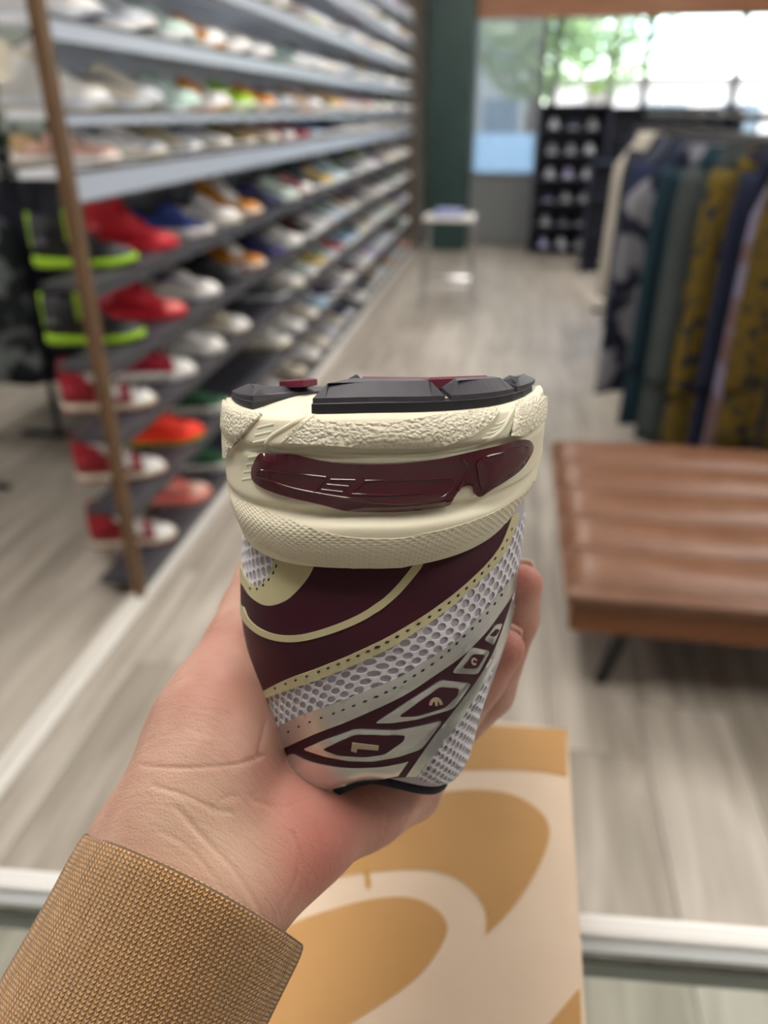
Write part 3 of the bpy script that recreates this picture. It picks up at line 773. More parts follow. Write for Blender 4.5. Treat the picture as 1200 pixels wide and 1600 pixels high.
zs = stand(sx1 + 0.02, 2.3, 9.62, 9.3, 1.50, 5, 'wide black display stand behind the clothes rail')
nx0 = ony(908, 400, 8.3).x
zs2 = stand(nx0, nx0 + 0.55, 8.55, 8.25, 1.02, 3, 'low black display stand nearer than the others, by the beige coat')
m_lime = mat('lime_gap_fill', '#9bd61c', 0.5); m_wgap = mat('white_gap_fill', '#eef0f2', 0.5)  # added boxes imitating a bright glimpse of the window through the stands
bx = sx0 + 0.53
for nm, lb, (x0, x1, z0, z1), m in (('box', 'white block added in place of a bright gap to the window', (0.02, .2, 1.521, 1.63), m_wgap), ('box', 'lime green block added for the colour outside, seen through the bright gap', (.03, .19, 1.631, 1.70), m_lime)):
    t = thing(nm, lb, 'box', (sx0 + 0.45, 9.36, 0))
    MB().box((x0, 0, z0), (x1, .14, z1 - .03), 0.003).build('tray', m, t)
    MB().box((x0 - .003, -.003, z1 - .03), (x1 + .003, .143, z1), 0.003).build('lid', m, t)
# ================================================================ glass counter and the shoe box on it
GZ = 0.98
p1, p2 = onz(898, 1423, GZ), onz(0, 1353, GZ)
ang = math.atan2(p1.y - p2.y, p1.x - p2.x)
ct = thing('glass_counter', 'glass-topped display counter with a white metal edge under the shoe box', 'counter', (p1.x, p1.y, 0), ang)
m_alu = mat('white_aluminium', '#dedddb', 0.32, 0.15)
m_cglass = mat('counter_glass', '#ffffff', 0.03)
def cglass():
    m = m_cglass; t = NT(m); nt = m.node_tree
    tr = t.n('ShaderNodeBsdfTransparent'); gl = t.n('ShaderNodeBsdfGlossy'); gl.inputs['Roughness'].default_value = 0.03
    fr = t.n('ShaderNodeFresnel'); fr.inputs['IOR'].default_value = 1.35
    mx = t.n('ShaderNodeMixShader'); tr.inputs[0].default_value = (0.92, 0.96, 0.945, 1)
    t.l(fr.outputs[0], mx.inputs[0]); t.l(tr.outputs[0], mx.inputs[1]); t.l(gl.outputs[0], mx.inputs[2])
    t.l(mx.outputs[0], nt.nodes['Material Output'].inputs['Surface'])
cglass()
CX0, CX1, CD = -0.75, 0.75, 0.55
MB().box((CX0, -0.016, GZ - 0.026), (CX1, 0.0, GZ), 0.004).build('front_edge', m_alu, ct)
MB().box((CX0, -0.0255, GZ - 0.030), (CX1, -0.016, GZ - 0.004), 0.001).build('edge_lip', mat('grey_aluminium', '#a9adad', 0.35, 0.2), ct)
MB().box((CX0, -0.0285, GZ - 0.010), (CX1, -0.0255, GZ - 0.003)).build('shade_line', mat('shade_line_paint', '#3c3f3e', 0.6), ct)  # dark strip painting in the shadow line behind the metal edge
MB().box((CX0, -CD, GZ - 0.026), (CX1, -CD + 0.016, GZ), 0.004).build('rear_edge', m_alu, ct)
MB().box((CX0, -CD + 0.016, GZ - 0.026), (CX0 + 0.016, -0.016, GZ), 0.004).build('side_edge', m_alu, ct)
MB().box((CX1 - 0.016, -CD + 0.016, GZ - 0.026), (CX1, -0.016, GZ), 0.004).build('side_edge', m_alu, ct)
MB().box((CX0 + 0.016, -CD + 0.016, GZ - 0.009), (CX1 - 0.016, -0.0285, GZ - 0.001)).build('glass_top', m_cglass, ct)
for x in (CX0 + 0.02, CX1 - 0.02):
    for y in (-CD + 0.02, -0.02):
        MB().box((x - 0.015, y - 0.012, 0), (x + 0.015, y + 0.012, GZ - 0.026), 0.003).build('leg', m_alu, ct)

LZ = 1.10
a, b = onz(887, 1139, LZ), onz(905, 1600, LZ)
bang = math.atan2(a.x - b.x, a.y - b.y)
far = Vector((a.x, a.y, 0))
SBW, SBL = 0.19, 0.30
box = thing('shoe_box', 'tan and cream printed shoe box lying on the glass counter', 'box', (a.x, a.y, GZ + 0.0005), -bang * 0.4)
m_cream_card = noisy('cream_card', '#c3ad97', '#c8b49e', 30, 0.6)
m_tan_card = noisy('tan_card', '#ab8047', '#a57a42', 30, 0.6)
HB = LZ - GZ - 0.0005
MB().box((-SBW + 0.003, -SBL + 0.003, 0), (-0.003, -0.003, HB - 0.02), 0.001).build('tray', m_tan_card, box)
lid = MB().box((-SBW, -SBL, HB - 0.035), (0, 0, HB), 0.0012).build('lid', m_cream_card, box)
ci, si = math.cos(bang * 0.4), math.sin(bang * 0.4)
def lidpt(px, py):
    q = onz(px, py, LZ) - Vector((a.x, a.y, 0)); x, y = q.x, q.y
    return (ci * x - si * y, si * x + ci * y)
def clampbox(p):
    return (min(-0.0006, max(-SBW + 0.0006, p[0])), min(-0.0006, max(-SBL + 0.0006, p[1])))
def decal(name, poly2d, z0, z1, m, parent):
    pts = [Vector(p) for p in poly2d]
    n = len(pts)
    vv, ee, ff, *_ = delaunay_2d_cdt(pts, [(i, (i + 1) % n) for i in range(n)], [], 1, 1e-6)
    vs = [(v[0], v[1], z1) for v in vv] ; k = len(vs)
    mb = MB().add(vs, [tuple(f) for f in ff])
    return mb.build(name, m, parent)
S1 = spline([(675, 1240), (739, 1234), (794, 1240), (836, 1261), (858, 1291), (853, 1329), (828, 1380), (794, 1427), (758, 1463)], 6)[:-1] + \
     spline([(758, 1463), (760, 1440), (754, 1414), (730, 1385), (696, 1366), (649, 1359), (581, 1363), (526, 1372), (450, 1390)], 6)[:-1] + \
     spline([(450, 1390), (420, 1350), (470, 1290), (560, 1255), (675, 1240)], 5)[:-1]
S2 = spline([(450, 1448), (526, 1419), (590, 1404), (641, 1403), (679, 1419), (698, 1444), (692, 1474), (658, 1521), (611, 1559), (547, 1600), (480, 1640), (400, 1680), (330, 1640), (350, 1520)], 6, True)
S0 = [(887, 1139)] + spline([(886, 1215), (850, 1208), (802, 1204), (740, 1204), (692, 1206), (620, 1216), (540, 1235), (440, 1275), (330, 1340)], 5) + [(300, 1100)]
S3 = [(906, 1545), (900, 1550), (858, 1600), (800, 1668), (912, 1700)]
for nm, S in (('printed_band', S0), ('printed_curve', S1), ('printed_oval', S2), ('printed_corner', S3)):
    pp = []
    for p in S:
        q = clampbox(lidpt(*p))
        if not pp or (abs(q[0] - pp[-1][0]) + abs(q[1] - pp[-1][1])) > 2e-4: pp.append(q)
    decal(nm, pp, HB, HB + 0.0003, m_tan_card, lid)
thn = [lidpt(*p) for p in [(566, 1342), (572, 1342), (580, 1380), (578, 1392), (572, 1388)]]
decal('printed_thorn', thn, HB, HB + 0.0005, mat('dark_tan_card', '#a97c3c', 0.6), lid)
# ================================================================ the sneaker held in the hand (upside down, heel to the viewer)
EL = math.radians(9.7)
LH = np.array([0, math.sin(EL), math.cos(EL)])          # heel -> toe, camera space
VH = np.array([0, -math.cos(EL), math.sin(EL)])         # sole -> collar
D0 = 0.18
O_CS = np.array([0, (800 - 655) / FPX * D0, D0])
LTOE = 0.285
def level(yf, half, cpx, l0, R, tl=0.0, bev=1.0):
    k = (800 - yf) / FPX
    v = (O_CS[1] + l0 * math.sin(EL) - k * (D0 + l0 * math.cos(EL))) / (math.cos(EL) + k * math.sin(EL))
    ds = D0 + v * math.sin(EL) + (l0 + R) * math.cos(EL)
    return dict(v=v, l0=l0, R=R, W=half / FPX * ds, cx=(cpx - 600) / FPX * ds, tl=tl / FPX * ds, ll=0.0, bev=bev)
def ulevel(yf, left, right, l0, R, sl, sr):
    """upper level: front row yf, outline columns left / right, outline rows sl / sr"""
    d = level(yf, (right - left) / 2, (right + left) / 2, l0, R, 0, 0.0)
    ds = D0 + d['v'] * math.sin(EL) + (l0 + R) * math.cos(EL)
    yb = O_CS[1] - d['v'] * math.cos(EL) + (l0 + R) * math.sin(EL)
    d['tl'] = (800 - sr) / FPX * ds - yb; d['ll'] = (800 - sl) / FPX * ds - yb
    return d
SOLE_L = [level(648, 238, 599, .0045, .040, 0), level(653, 240, 600, .0026, .040, 0), level(658, 241, 600, .0018, .040, 0), level(676, 243, 601, .0010, .040, 0),
          level(694, 244, 601, .0006, .040, 2), level(700, 242, 601, .0022, .040, 4), level(712, 242, 601, .0022, .040, 8), level(720, 242, 601, .0014, .040, 10),
          level(740, 241, 601, .0020, .040, 14), level(765, 240, 600, .0018, .040, 18), level(788, 239, 600, .0014, .040, 22), level(797, 236, 599, .0024, .040, 24),
          level(806, 236, 599, .0022, .040, 26), level(816, 234, 598, .0002, .040, 28), level(826, 232, 598, -.0010, .040, 28), level(842, 226, 596, -.0010, .040, 30),
          level(860, 217, 594, -.0002, .039, 30), level(876, 210, 592, .0012, .038, 30), level(886, 205, 592, .0028, .038, 30), level(891, 202, 592, .0050, .037, 30),
          level(890, 198, 593, .0085, .036, 30), level(884, 192, 593, .013, .034, 30)]
UP_L = [ulevel(800, 389, 812, .0135, .036, 745, 735), ulevel(835, 388, 814, .0120, .036, 785, 772), ulevel(868, 386, 813, .0100, .036, 822, 808), ulevel(890, 385, 810, .0086, .036, 846, 834), ulevel(930, 384, 804, .0066, .036, 890, 880), ulevel(965, 384, 800, .0056, .036, 926, 918),
        ulevel(1000, 387, 796, .0052, .036, 965, 955), ulevel(1030, 394, 787, .0056, .035, 1000, 990), ulevel(1060, 402, 774, .0062, .035, 1036, 1028), ulevel(1090, 411, 762, .007, .034, 1072, 1064), ulevel(1120, 420, 750, .0082, .033, 1108, 1100),
        ulevel(1150, 428, 740, .0094, .032, 1146, 1138), ulevel(1172, 435, 732, .0106, .031, 1176, 1166), ulevel(1192, 442, 722, .0124, .030, 1204, 1188), ulevel(1204, 449, 711, .0140, .028, 1220, 1197), ulevel(1210, 459, 702, .0160, .026, 1231, 1203), ulevel(1213, 470, 692, .0185, .024, 1236, 1206)]
for _i, _l in enumerate(SOLE_L): _l['ll'] = (-19 + 11 * _i / len(SOLE_L)) / FPX * 0.219
def bevel_up(l):
    return 0.0068 * sstep(-0.002, 0.040, l) - 0.16 * max(0.0, min(l, 0.1) - 0.036) * sstep(.036, .055, l) - 0.012 * sstep(0.17, 0.30, l)
WF = [(0, 1), (.03, .985), (.08, .90), (.12, .87), (.16, .96), (.2, 1.06), (.23, 1.02), (.255, .82), (.273, .52), (.281, .26), (.285, .0)]
P_SQ = 0.86
def ring_pt(lv, s, upper_t=None):
    """lv: level dict, s in [-3, 3] round the shoe (0 heel, +-1 side, +-3 toe) -> camera-space point"""
    a = abs(s); sg = 1 if s >= 0 else -1
    if a <= 1:
        th = a * PI / 2
        w = lv['W'] * math.sin(th) ** P_SQ; l = lv['l0'] + lv['R'] * (1 - math.cos(th) ** P_SQ)
        frac = math.sin(th) ** P_SQ
    else:
        q = (a - 1) / 2
        q = 1 - (1 - q) ** 1.5
        lb = lv['l0'] + lv['R']
        l = lb + (LTOE - 0.0 - lb) * q
        w = lv['W'] * smooth_tab(WF, l) / smooth_tab(WF, lb)
        frac = 1.0
    v = lv['v']
    if upper_t is not None:
        hs = 1 - 0.42 * sstep(.09, .24, l)
        v0 = UP_L[2]['v']; v = v0 + (v - v0) * hs
        w *= 1 - sstep(.075, .13, l) * upper_t ** 2.2
    up = bevel_up(l) * lv['bev']
    up += (lv['tl'] if sg > 0 else lv['ll']) * frac ** 1.6
    p = O_CS + LH * l + VH * (v - up)
    return np.array([p[0] + sg * w + lv['cx'] * (1 - sstep(.05, .2, l)), p[1], p[2]])
class Form:
    """surface over (s, t); t runs over the levels"""
    def __init__(s, levels, upper):
        s.lev = levels; s.upper = upper; s.n = len(levels) - 1
        vs = [lv['v'] for lv in levels]
        s.ss = [-3 + 2 * k / 40 for k in range(40)] + [-1 + 2 * k / 96 for k in range(97)] + [1 + 2 * (k + 1) / 40 for k in range(40)]
        s.sub = 4
        s.ts = [k / s.sub for k in range(s.n * s.sub + 1)]
        keys = levels[0].keys()
        s._tab = {k: [(float(i), lv[k]) for i, lv in enumerate(levels)] for k in keys}
        s._cache = {}
        s.G = np.array([[s.pt0(a, t) for a in s.ss] for t in s.ts])
        # arc length down the heel, in millimetres, used as the second chart coordinate
        j = s.ss.index(0.0) if 0.0 in s.ss else min(range(len(s.ss)), key=lambda q: abs(s.ss[q]))
        dl = np.linalg.norm(np.diff(s.G[:, j], axis=0), axis=1) * 1000
        s.cum = np.concatenate([[0], np.cumsum(dl)])
        W = len(s.ss); tris = []; s.tinfo = []
        for i in range(len(s.ts) - 1):
            for k in range(W - 1):
                a = i * W + k; b = a + 1; c = a + W + 1; d = a + W
                tris.append((a, b, c)); s.tinfo.append((i, k, 0)); tris.append((a, c, d)); s.tinfo.append((i, k, 1))
        s.flat = s.G.reshape(-1, 3)
        s.tris = tris
        s.bvh = BVHTree.FromPolygons([Vector(p) for p in s.flat], tris)
    def lv(s, t):
        t = min(max(t, 0), s.n)
        key = round(t, 4)
        if key not in s._cache: s._cache[key] = {k: smooth_tab(s._tab[k], key) for k in s._tab}
        return s._cache[key]
    def pt0(s, a, t):
        return ring_pt(s.lv(t), a, (t / s.n) if s.upper else None)
    def y_of(s, t): return float(np.interp(t * s.sub, range(len(s.cum)), s.cum))
    def t_of(s, y): return float(np.interp(y, s.cum, range(len(s.cum)))) / s.sub
    def at(s, X, Y, off=0.0):
        """chart point (mm, mm) lifted off millimetres along the surface normal"""
        a = X / 60; t = s.t_of(Y)
        p = s.pt0(a, t)
        if off == 0: return p
        e = 0.012
        du = s.pt0(min(3, a + e), t) - s.pt0(max(-3, a - e), t)
        dv = s.pt0(a, min(s.n, t + .12)) - s.pt0(a, max(0, t - .12))
        n = np.cross(dv, du); L = np.linalg.norm(n)
        if L < 1e-14: return p
        n = n / L
        c = np.array([0, p[1], p[2] + .02])
        return p + n * off * s.sign * 0.001
    sign = 1.0
    def hit(s, px, py):
        """photo pixel -> chart point"""
        d = Vector(((px - 600) / FPX, (800 - py) / FPX, 1)).normalized()
        x = px; step = 1.0 if px < 595 else -1.0; n = 0
        while n < 60:
            d = Vector(((x - 600) / FPX, (800 - py) / FPX, 1)).normalized()
            loc, nr, idx, dist = s.bvh.ray_cast(Vector((0, 0, 0)), d)
            if loc is not None: break
            x += step; n += 1
        if loc is None:
            for dy in range(1, 40):
                d = Vector(((px - 600) / FPX, (800 - py + dy) / FPX, 1)).normalized()
                loc, nr, idx, dist = s.bvh.ray_cast(Vector((0, 0, 0)), d)
                if loc is not None: break
            n = 0
        if loc is None: return None
        i, k, half = s.tinfo[idx]
        tri = [np.array(s.flat[q]) for q in s.tris[idx]]
        A = np.stack([tri[1] - tri[0], tri[2] - tri[0]], 1)
        c, *_ = np.linalg.lstsq(A, np.array(loc) - tri[0], rcond=None)
        if half == 0: fu, fv = c[0] + c[1], c[1]
        else: fu, fv = c[0], c[0] + c[1]
        a = s.ss[k] + (s.ss[k + 1] - s.ss[k]) * fu; t = s.ts[i] + (s.ts[i + 1] - s.ts[i]) * fv
        if n > 2: a = (1 if a > 0 else -1) * max(abs(a), 1.1)
        return (a * 60, s.y_of(t))
    def chart(s, pts, n=6, closed=True, curve=True):
        P = spline(pts, n, closed) if curve else pts
        out = []
        for p in P:
            q = s.hit(*p)
            if q is None: continue
            if out and abs(out[-1][0] - q[0]) + abs(out[-1][1] - q[1]) < 0.12: continue
            out.append(q)
        return out
def to_world_mesh(name, vs, fs, uv=None):
    V = np.array(vs); Wd = V @ np.array([[RT.x, RT.y, RT.z], [UP.x, UP.y, UP.z], [FW.x, FW.y, FW.z]]) + np.array(C0[:])
    me = bpy.data.meshes.new(name)
    me.from_pydata([tuple(p) for p in Wd], [], fs); me.update()
    if uv is not None:
        ul = me.uv_layers.new(name='chart')
        li = np.zeros(len(me.loops), dtype=np.int32); me.loops.foreach_get('vertex_index', li)
        ul.data.foreach_set('uv', (np.array(uv)[li] * 0.001 * 100).ravel())
    return me
def inside(p, poly):
    x, y = p; c = False; j = len(poly) - 1
    for i in range(len(poly)):
        xi, yi = poly[i]; xj, yj = poly[j]
        if (yi > y) != (yj > y) and x < (xj - xi) * (y - yi) / (yj - yi) + xi: c = not c
        j = i
    return c
def pnp(P, poly):
    """vectorised point in polygon"""
    P = np.asarray(P); c = np.zeros(len(P), bool); q = np.asarray(poly); n = len(q); j = n - 1
    for i in range(n):
        xi, yi = q[i]; xj, yj = q[j]
        if yi != yj:
            m = ((yi > P[:, 1]) != (yj > P[:, 1])) & (P[:, 0] < (xj - xi) * (P[:, 1] - yi) / (yj - yi) + xi)
            c ^= m
        j = i
    return c
def panel(form, name, poly, off, th, m, parent, grid=2.2, holes=None, smooth=True, dome=0.0):
    """a thin piece of material lying on the form; poly in chart millimetres"""
    poly = [tuple(p) for p in poly]
    xs = [p[0] for p in poly]; ys = [p[1] for p in poly]
    gx = np.arange(min(xs) + grid * .5, max(xs), grid); gy = np.arange(min(ys) + grid * .5, max(ys), grid)
    pts = list(poly); n = len(poly); ed = [(i, (i + 1) % n) for i in range(n)]
    hs = []
    if holes is None:
        if len(gx) and len(gy):
            g = np.array([(x, y) for x in gx for y in gy])
            g = g[pnp(g, poly)]
            pa = np.array(poly)
            for q in g:
                if np.min(np.abs(pa - q).sum(1)) > grid * .45: pts.append(tuple(q))
    else:
        for h in holes:
            if pnp(h, poly).any():
                k = len(pts); hs.append(h)
                pts += [tuple(q) for q in h]; ed += [(k + i, k + (i + 1) % len(h)) for i in range(len(h))]
    vv, ee, ff, ov, oe, of = delaunay_2d_cdt([Vector(p) for p in pts], ed, [], 0, 1e-4)
    V2 = np.array([(v[0], v[1]) for v in vv]); cen = np.array([V2[list(f)].mean(0) for f in ff])
    keep = pnp(cen, poly)
    if hs:
        for h in hs:
            lo = h.min(0); hi = h.max(0)
            near = np.where(keep & (cen > lo).all(1) & (cen < hi).all(1))[0]
            if len(near):
                keep[near[pnp(cen[near], h)]] = False
    faces = [tuple(f) for f, k in zip(ff, keep) if k]
    used = sorted({i for f in faces for i in f}); mp = {v: i for i, v in enumerate(used)}
    faces = [tuple(mp[i] for i in f) for f in faces]
    P2 = V2[used]
    # orient
    out = []
    for f in faces:
        a, b, c = P2[list(f)]
        out.append(f if (b[0] - a[0]) * (c[1] - a[1]) - (b[1] - a[1]) * (c[0] - a[0]) < 0 else f[::-1])
    faces = out
    cnt = {}
    for f in faces:
        for a, b in zip(f, f[1:] + f[:1]):
            cnt[(a, b)] = cnt.get((a, b), 0) + 1
    rim = [(a, b) for (a, b) in cnt if (b, a) not in cnt]
    offs = np.full(len(P2), float(off))
    if dome:
        pa = np.array([P2[list(e)].mean(0) for e in rim])
        for i, p in enumerate(P2):
            dd = math.sqrt(((pa - p) ** 2).sum(1).min()); offs[i] = off - dome * (1 - min(1, dd / 2.2)) ** 2
    top = [form.at(p[0], p[1], o) for p, o in zip(P2, offs)]
    bot = [form.at(p[0], p[1], off - th) for p in P2]
    vs = list(top); uv = [tuple(p) for p in P2]; fs = list(faces)
    rv = {}
    for a, b in rim:
        for q in (a, b):
            if q not in rv:
                rv[q] = (len(vs), len(vs) + 1); vs.append(top[q]); vs.append(bot[q]); uv += [tuple(P2[q])] * 2
        fs.append((rv[b][0], rv[a][0], rv[a][1], rv[b][1]))
    me = to_world_mesh(name, vs, fs, uv)
    return link(name, me, m, parent, smooth)
def strip_poly(pts, w0, w1=None, n=6):
    """pixel polyline -> thin pixel polygon"""
    P = [np.array(p) for p in spline(pts, n)]
    L = []; Rr = []
    for i, p in enumerate(P):
        t = P[min(i + 1, len(P) - 1)] - P[max(i - 1, 0)]; t = t / (np.linalg.norm(t) + 1e-9)
        nn = np.array([-t[1], t[0]]); w = w0 + ((w1 if w1 is not None else w0) - w0) * i / (len(P) - 1)
        L.append(tuple(p + nn * w / 2)); Rr.append(tuple(p - nn * w / 2))
    return L + Rr[::-1]

# ---------------------------------------------------------------- materials of the sneaker
m_maroon = noisy('maroon_synthetic', '#3a0f20', '#401022', 60, 0.5, 0.15, 0.0003, spec=0.35)
m_lcream = mat('cream_synthetic', '#c6bd97', 0.5, spec=0.35)
m_silver = noisy('silver_synthetic', '#d2d2d1', '#dcdcdb', 40, 0.27, 0.1, 0.0002, metal=0.85)
m_net = noisy('white_net', '#d7d4da', '#e6e4ea', 900, 0.8, 0.4, 0.0002)
m_under = mat('grey_underlay', '#afaab5', 0.9)
m_navyknit = noisy('navy_terry', '#15151f', '#20202c', 1500, 0.95, 0.8, 0.0006)
m_rubber = noisy('dark_rubber', '#37353f', '#3c3a45', 300, 0.55, 0.25, 0.0002)
m_rubber2 = noisy('black_rubber', '#15151f', '#191923', 300, 0.5, 0.2, 0.0002)
m_mrubber = noisy('maroon_rubber', '#6c2238', '#742640', 300, 0.55, 0.2, 0.0002)
m_stitch = mat('dark_stitch_hole', '#26211e', 0.8)
m_gel = mat('maroon_gel', '#4a0d1e', 0.07, spec=0.6, Coat_Weight=0.6, Coat_Roughness=0.05)
def foam():
    m = mat('cream_foam', '#e5dec8', 0.62, spec=0.3, Subsurface_Weight=0.12, Subsurface_Scale=0.004); t = NT(m)
    tc = t.n('ShaderNodeTexCoord'); nz = t.n('ShaderNodeTexNoise'); nz.inputs['Scale'].default_value = 2500
    t.l(tc.outputs['Object'], nz.inputs['Vector']); t.bump(nz.outputs[0], 0.15, 0.00015)
    return m
m_foam = foam()
def foam_pebble():
    m = mat('cream_foam_pebbled', '#e7e0cb', 0.62, spec=0.3); t = NT(m)
    tc = t.n('ShaderNodeTexCoord')
    vo = t.n('ShaderNodeTexVoronoi'); vo.feature = 'SMOOTH_F1'; vo.inputs['Scale'].default_value = 13; vo.inputs['Smoothness'].default_value = 0.35
    nz = t.n('ShaderNodeTexNoise'); nz.inputs['Scale'].default_value = 9; nz.inputs['Detail'].default_value = 2
    vm = t.n('ShaderNodeVectorMath'); vm.operation = 'ADD'
    sc2 = t.n('ShaderNodeVectorMath'); sc2.operation = 'SCALE'; sc2.inputs['Scale'].default_value = 0.10
    t.l(tc.outputs['UV'], nz.inputs['Vector']); t.l(nz.outputs['Color'], sc2.inputs[0])
    t.l(tc.outputs['UV'], vm.inputs[0]); t.l(sc2.outputs[0], vm.inputs[1]); t.l(vm.outputs[0], vo.inputs['Vector'])
    t.bump(t.math('MULTIPLY', vo.outputs['Distance'], -1.0), 0.8, 0.0007)
    return m
m_pebble = foam_pebble()
def foam_diamond():
    m = mat('cream_foam_diamond', '#e1d9c2', 0.62, spec=0.3); t = NT(m)
    tc = t.n('ShaderNodeTexCoord'); sp = t.n('ShaderNodeSeparateXYZ'); t.l(tc.outputs['UV'], sp.inputs[0])
    K = 2 * PI / 0.20                                   # 2 mm diamonds
    a = t.math('SINE', t.math('MULTIPLY', t.math('ADD', sp.outputs[0], t.math('MULTIPLY', sp.outputs[1], 1.5)), K / 1.0))
    b = t.math('SINE', t.math('MULTIPLY', t.math('SUBTRACT', sp.outputs[0], t.math('MULTIPLY', sp.outputs[1], 1.5)), K / 1.0))
    t.bump(t.math('MAXIMUM', a, b), 0.5, 0.00025)
    return m
m_diamond = foam_diamond()

# ---------------------------------------------------------------- build
SN = thing('sneaker', 'cream, maroon and silver running sneaker held upside down in the hand', 'shoe', cs(0, O_CS[1], D0 + 0.1))
SN_INV = None
def own(o):
    return o
FS = Form(SOLE_L, False)
FU = Form(UP_L, True)
for fm in (FS, FU):
    q = fm.at(0, fm.y_of(fm.n * .4), 0); fm.sign = 1.0
    q2 = fm.at(0, fm.y_of(fm.n * .4), 5)
    if q2[2] > q[2]: fm.sign = -1.0
def shell(form, name, m, cap0=False):
    W = len(form.ss); fs = []
    for i in range(len(form.ts) - 1):
        for k in range(W - 1):
            a = i * W + k; fs.append((a, a + 1, a + W + 1, a + W) if form.sign < 0 else (a, a + W, a + W + 1, a + 1))
    if cap0:
        for k in range((W - 1) // 2):
            fs.append((k, k + 1, W - 2 - k, W - 1 - k) if form.sign > 0 else (W - 1 - k, W - 2 - k, k + 1, k))
    uv = [(a * 60, form.y_of(t)) for t in form.ts for a in form.ss]
    return link(name, to_world_mesh(name, form.flat, fs, uv), m, None, True)
heel_parts = []
def HP(o, parent=None):
    heel_parts.append((o, parent)); return o
mid = HP(shell(FS, 'midsole', m_foam, True))
upp = HP(shell(FU, 'upper', m_under))
# --- midsole pieces
PX = FS.chart
bandL = [(349, 624), (375, 634), (398, 644), (411, 649), (405, 655), (387, 674), (366, 702), (358, 716), (352, 716)]
bandM = [(443, 688), (489, 653), (508, 660), (573, 661), (620, 659), (683, 652), (741, 645), (778, 639), (769, 656), (753, 671), (735, 682), (706, 691), (660, 696), (590, 696), (503, 694), (447, 692)]
bandR = [(805, 632), (842, 618), (850, 622), (848, 655), (838, 664), (814, 677), (794, 680)]
for b in (bandL, bandM, bandR):
    HP(panel(FS, 'pebbled_band', PX(b, 4, True, True) if b is bandM else PX(b, 1, True, False), 1.0, 1.8, m_pebble, None, 1.8, dome=0.5), mid)
lip = [(372, 782), (425, 802), (490, 826), (544, 839), (620, 841), (656, 835), (712, 822), (769, 801), (814, 774), (838, 752), (842, 768), (830, 785), (812, 800), (780, 822), (700, 861), (640, 883), (600, 888), (560, 888), (500, 882), (450, 871), (420, 858), (392, 841), (376, 815)]
HP(panel(FS, 'textured_lip', PX(lip, 4), 0.35, 1.0, m_diamond, None, 2.0, dome=0.3), mid)
gel = [(410, 711), (419, 709), (438, 713), (503, 720), (573, 724), (620, 723), (672, 718), (730, 710), (777, 701), (815, 690), (826, 690), (829, 702), (823, 715), (805, 738), (767, 763), (749, 773), (740, 771), (737, 760), (721, 761), (707, 778), (699, 786), (667, 795), (600, 800), (544, 793), (468, 780), (425, 767), (401, 753), (396, 739), (402, 718)]
gelo = HP(panel(FS, 'gel_insert', PX(gel, 4), 1.5, 2.4, m_gel, None, 1.6, dome=0.9), mid)
def ridge(form, name, pts, w, off, th, m, par, n=6):
    poly = []
    for p in strip_poly(pts, w, None, n):
        q = form.hit(*p)
        if q is not None and (not poly or abs(poly[-1][0] - q[0]) + abs(poly[-1][1] - q[1]) > 0.05): poly.append(q)
    return HP(panel(form, name, poly, off, th, m, None, 3.0), par)
GR2 = [[(408, 743), (416, 733), (470, 739), (512, 745)], [(512, 745), (503, 757), (494, 768)], [(408, 743), (430, 752), (455, 761), (494, 770), (555, 780), (620, 784), (679, 779), (697, 771), (706, 752), (702, 745)],
       [(702, 745), (667, 748), (620, 750), (571, 751)], [(571, 751), (560, 761), (549, 772)], [(549, 772), (600, 774), (660, 770)],
       [(519, 749), (556, 750)], [(513, 757), (546, 760)], [(505, 765), (537, 769)], [(719, 716), (728, 730), (722, 750), (712, 768)]]
def bead_(form, name, pts, w, off, h, m, par, n=6):
    P = [q for q in (form.hit(*p) for p in spline(pts, n)) if q is not None]
    vs = []; fs = []
    for i, p in enumerate(P):
        t = np.array(P[min(i + 1, len(P) - 1)]) - np.array(P[max(i - 1, 0)]); t = t / (np.linalg.norm(t) + 1e-9); nn = np.array([-t[1], t[0]])
        for c, o in ((-1, 0), (-.7, .62), (0, 1), (.7, .62), (1, 0)):
            q = np.array(p) + nn * c * w / 2
            vs.append(form.at(q[0], q[1], off + h * o))
    for i in range(len(P) - 1):
        for k in range(4):
            a = i * 5 + k; fs.append((a, a + 1, a + 6, a + 5))
    return HP(link(name, to_world_mesh(name, vs, fs), m, None, True), par)
for g in GR2:
    bead_(FS, 'gel_ridge', g, 0.75, 1.35, 0.5, m_gel, gelo, 5)
HP(panel(FS, 'gel_pod', PX([(742, 716), (775, 706), (812, 696), (822, 702), (815, 717), (799, 736), (768, 757), (750, 765), (744, 755), (741, 735)], 4), 2.7, 2.0, m_gel, None, 1.4, dome=1.2), gelo)
# fine moulded ribs beside the bands
for k in range(8):
    y = 664 + k * 11.5
    bead_(FS, 'moulded_rib', [(402 - k * 3.4, y + 5), (414 - k * 2.6, y + 2), (428 - k * 4.2, y - 1)], 1.0, -0.15, 0.34, m_foam, mid, 3)
for k in range(5):
    bead_(FS, 'moulded_rib', [(774 - k * 7, 664 + k * 7.5), (784 - k * 6, 661 + k * 7.5), (795 - k * 5.5, 654 + k * 8)], 1.0, -0.15, 0.34, m_foam, mid, 3)
bead_(FS, 'moulded_edge', [(444, 691), (466, 673), (490, 653)], 0.9, 0.2, 0.9, m_foam, mid)
bead_(FS, 'moulded_edge', [(421, 694), (426, 702), (445, 706), (520, 711), (620, 712), (700, 706), (748, 694), (780, 676), (797, 650), (803, 636)], 1.3, -0.1, 0.55, m_foam, mid)
bead_(FS, 'moulded_edge', [(414, 700), (420, 686), (440, 672), (470, 655), (488, 645)], 1.3, -0.1, 0.6, m_foam, mid)

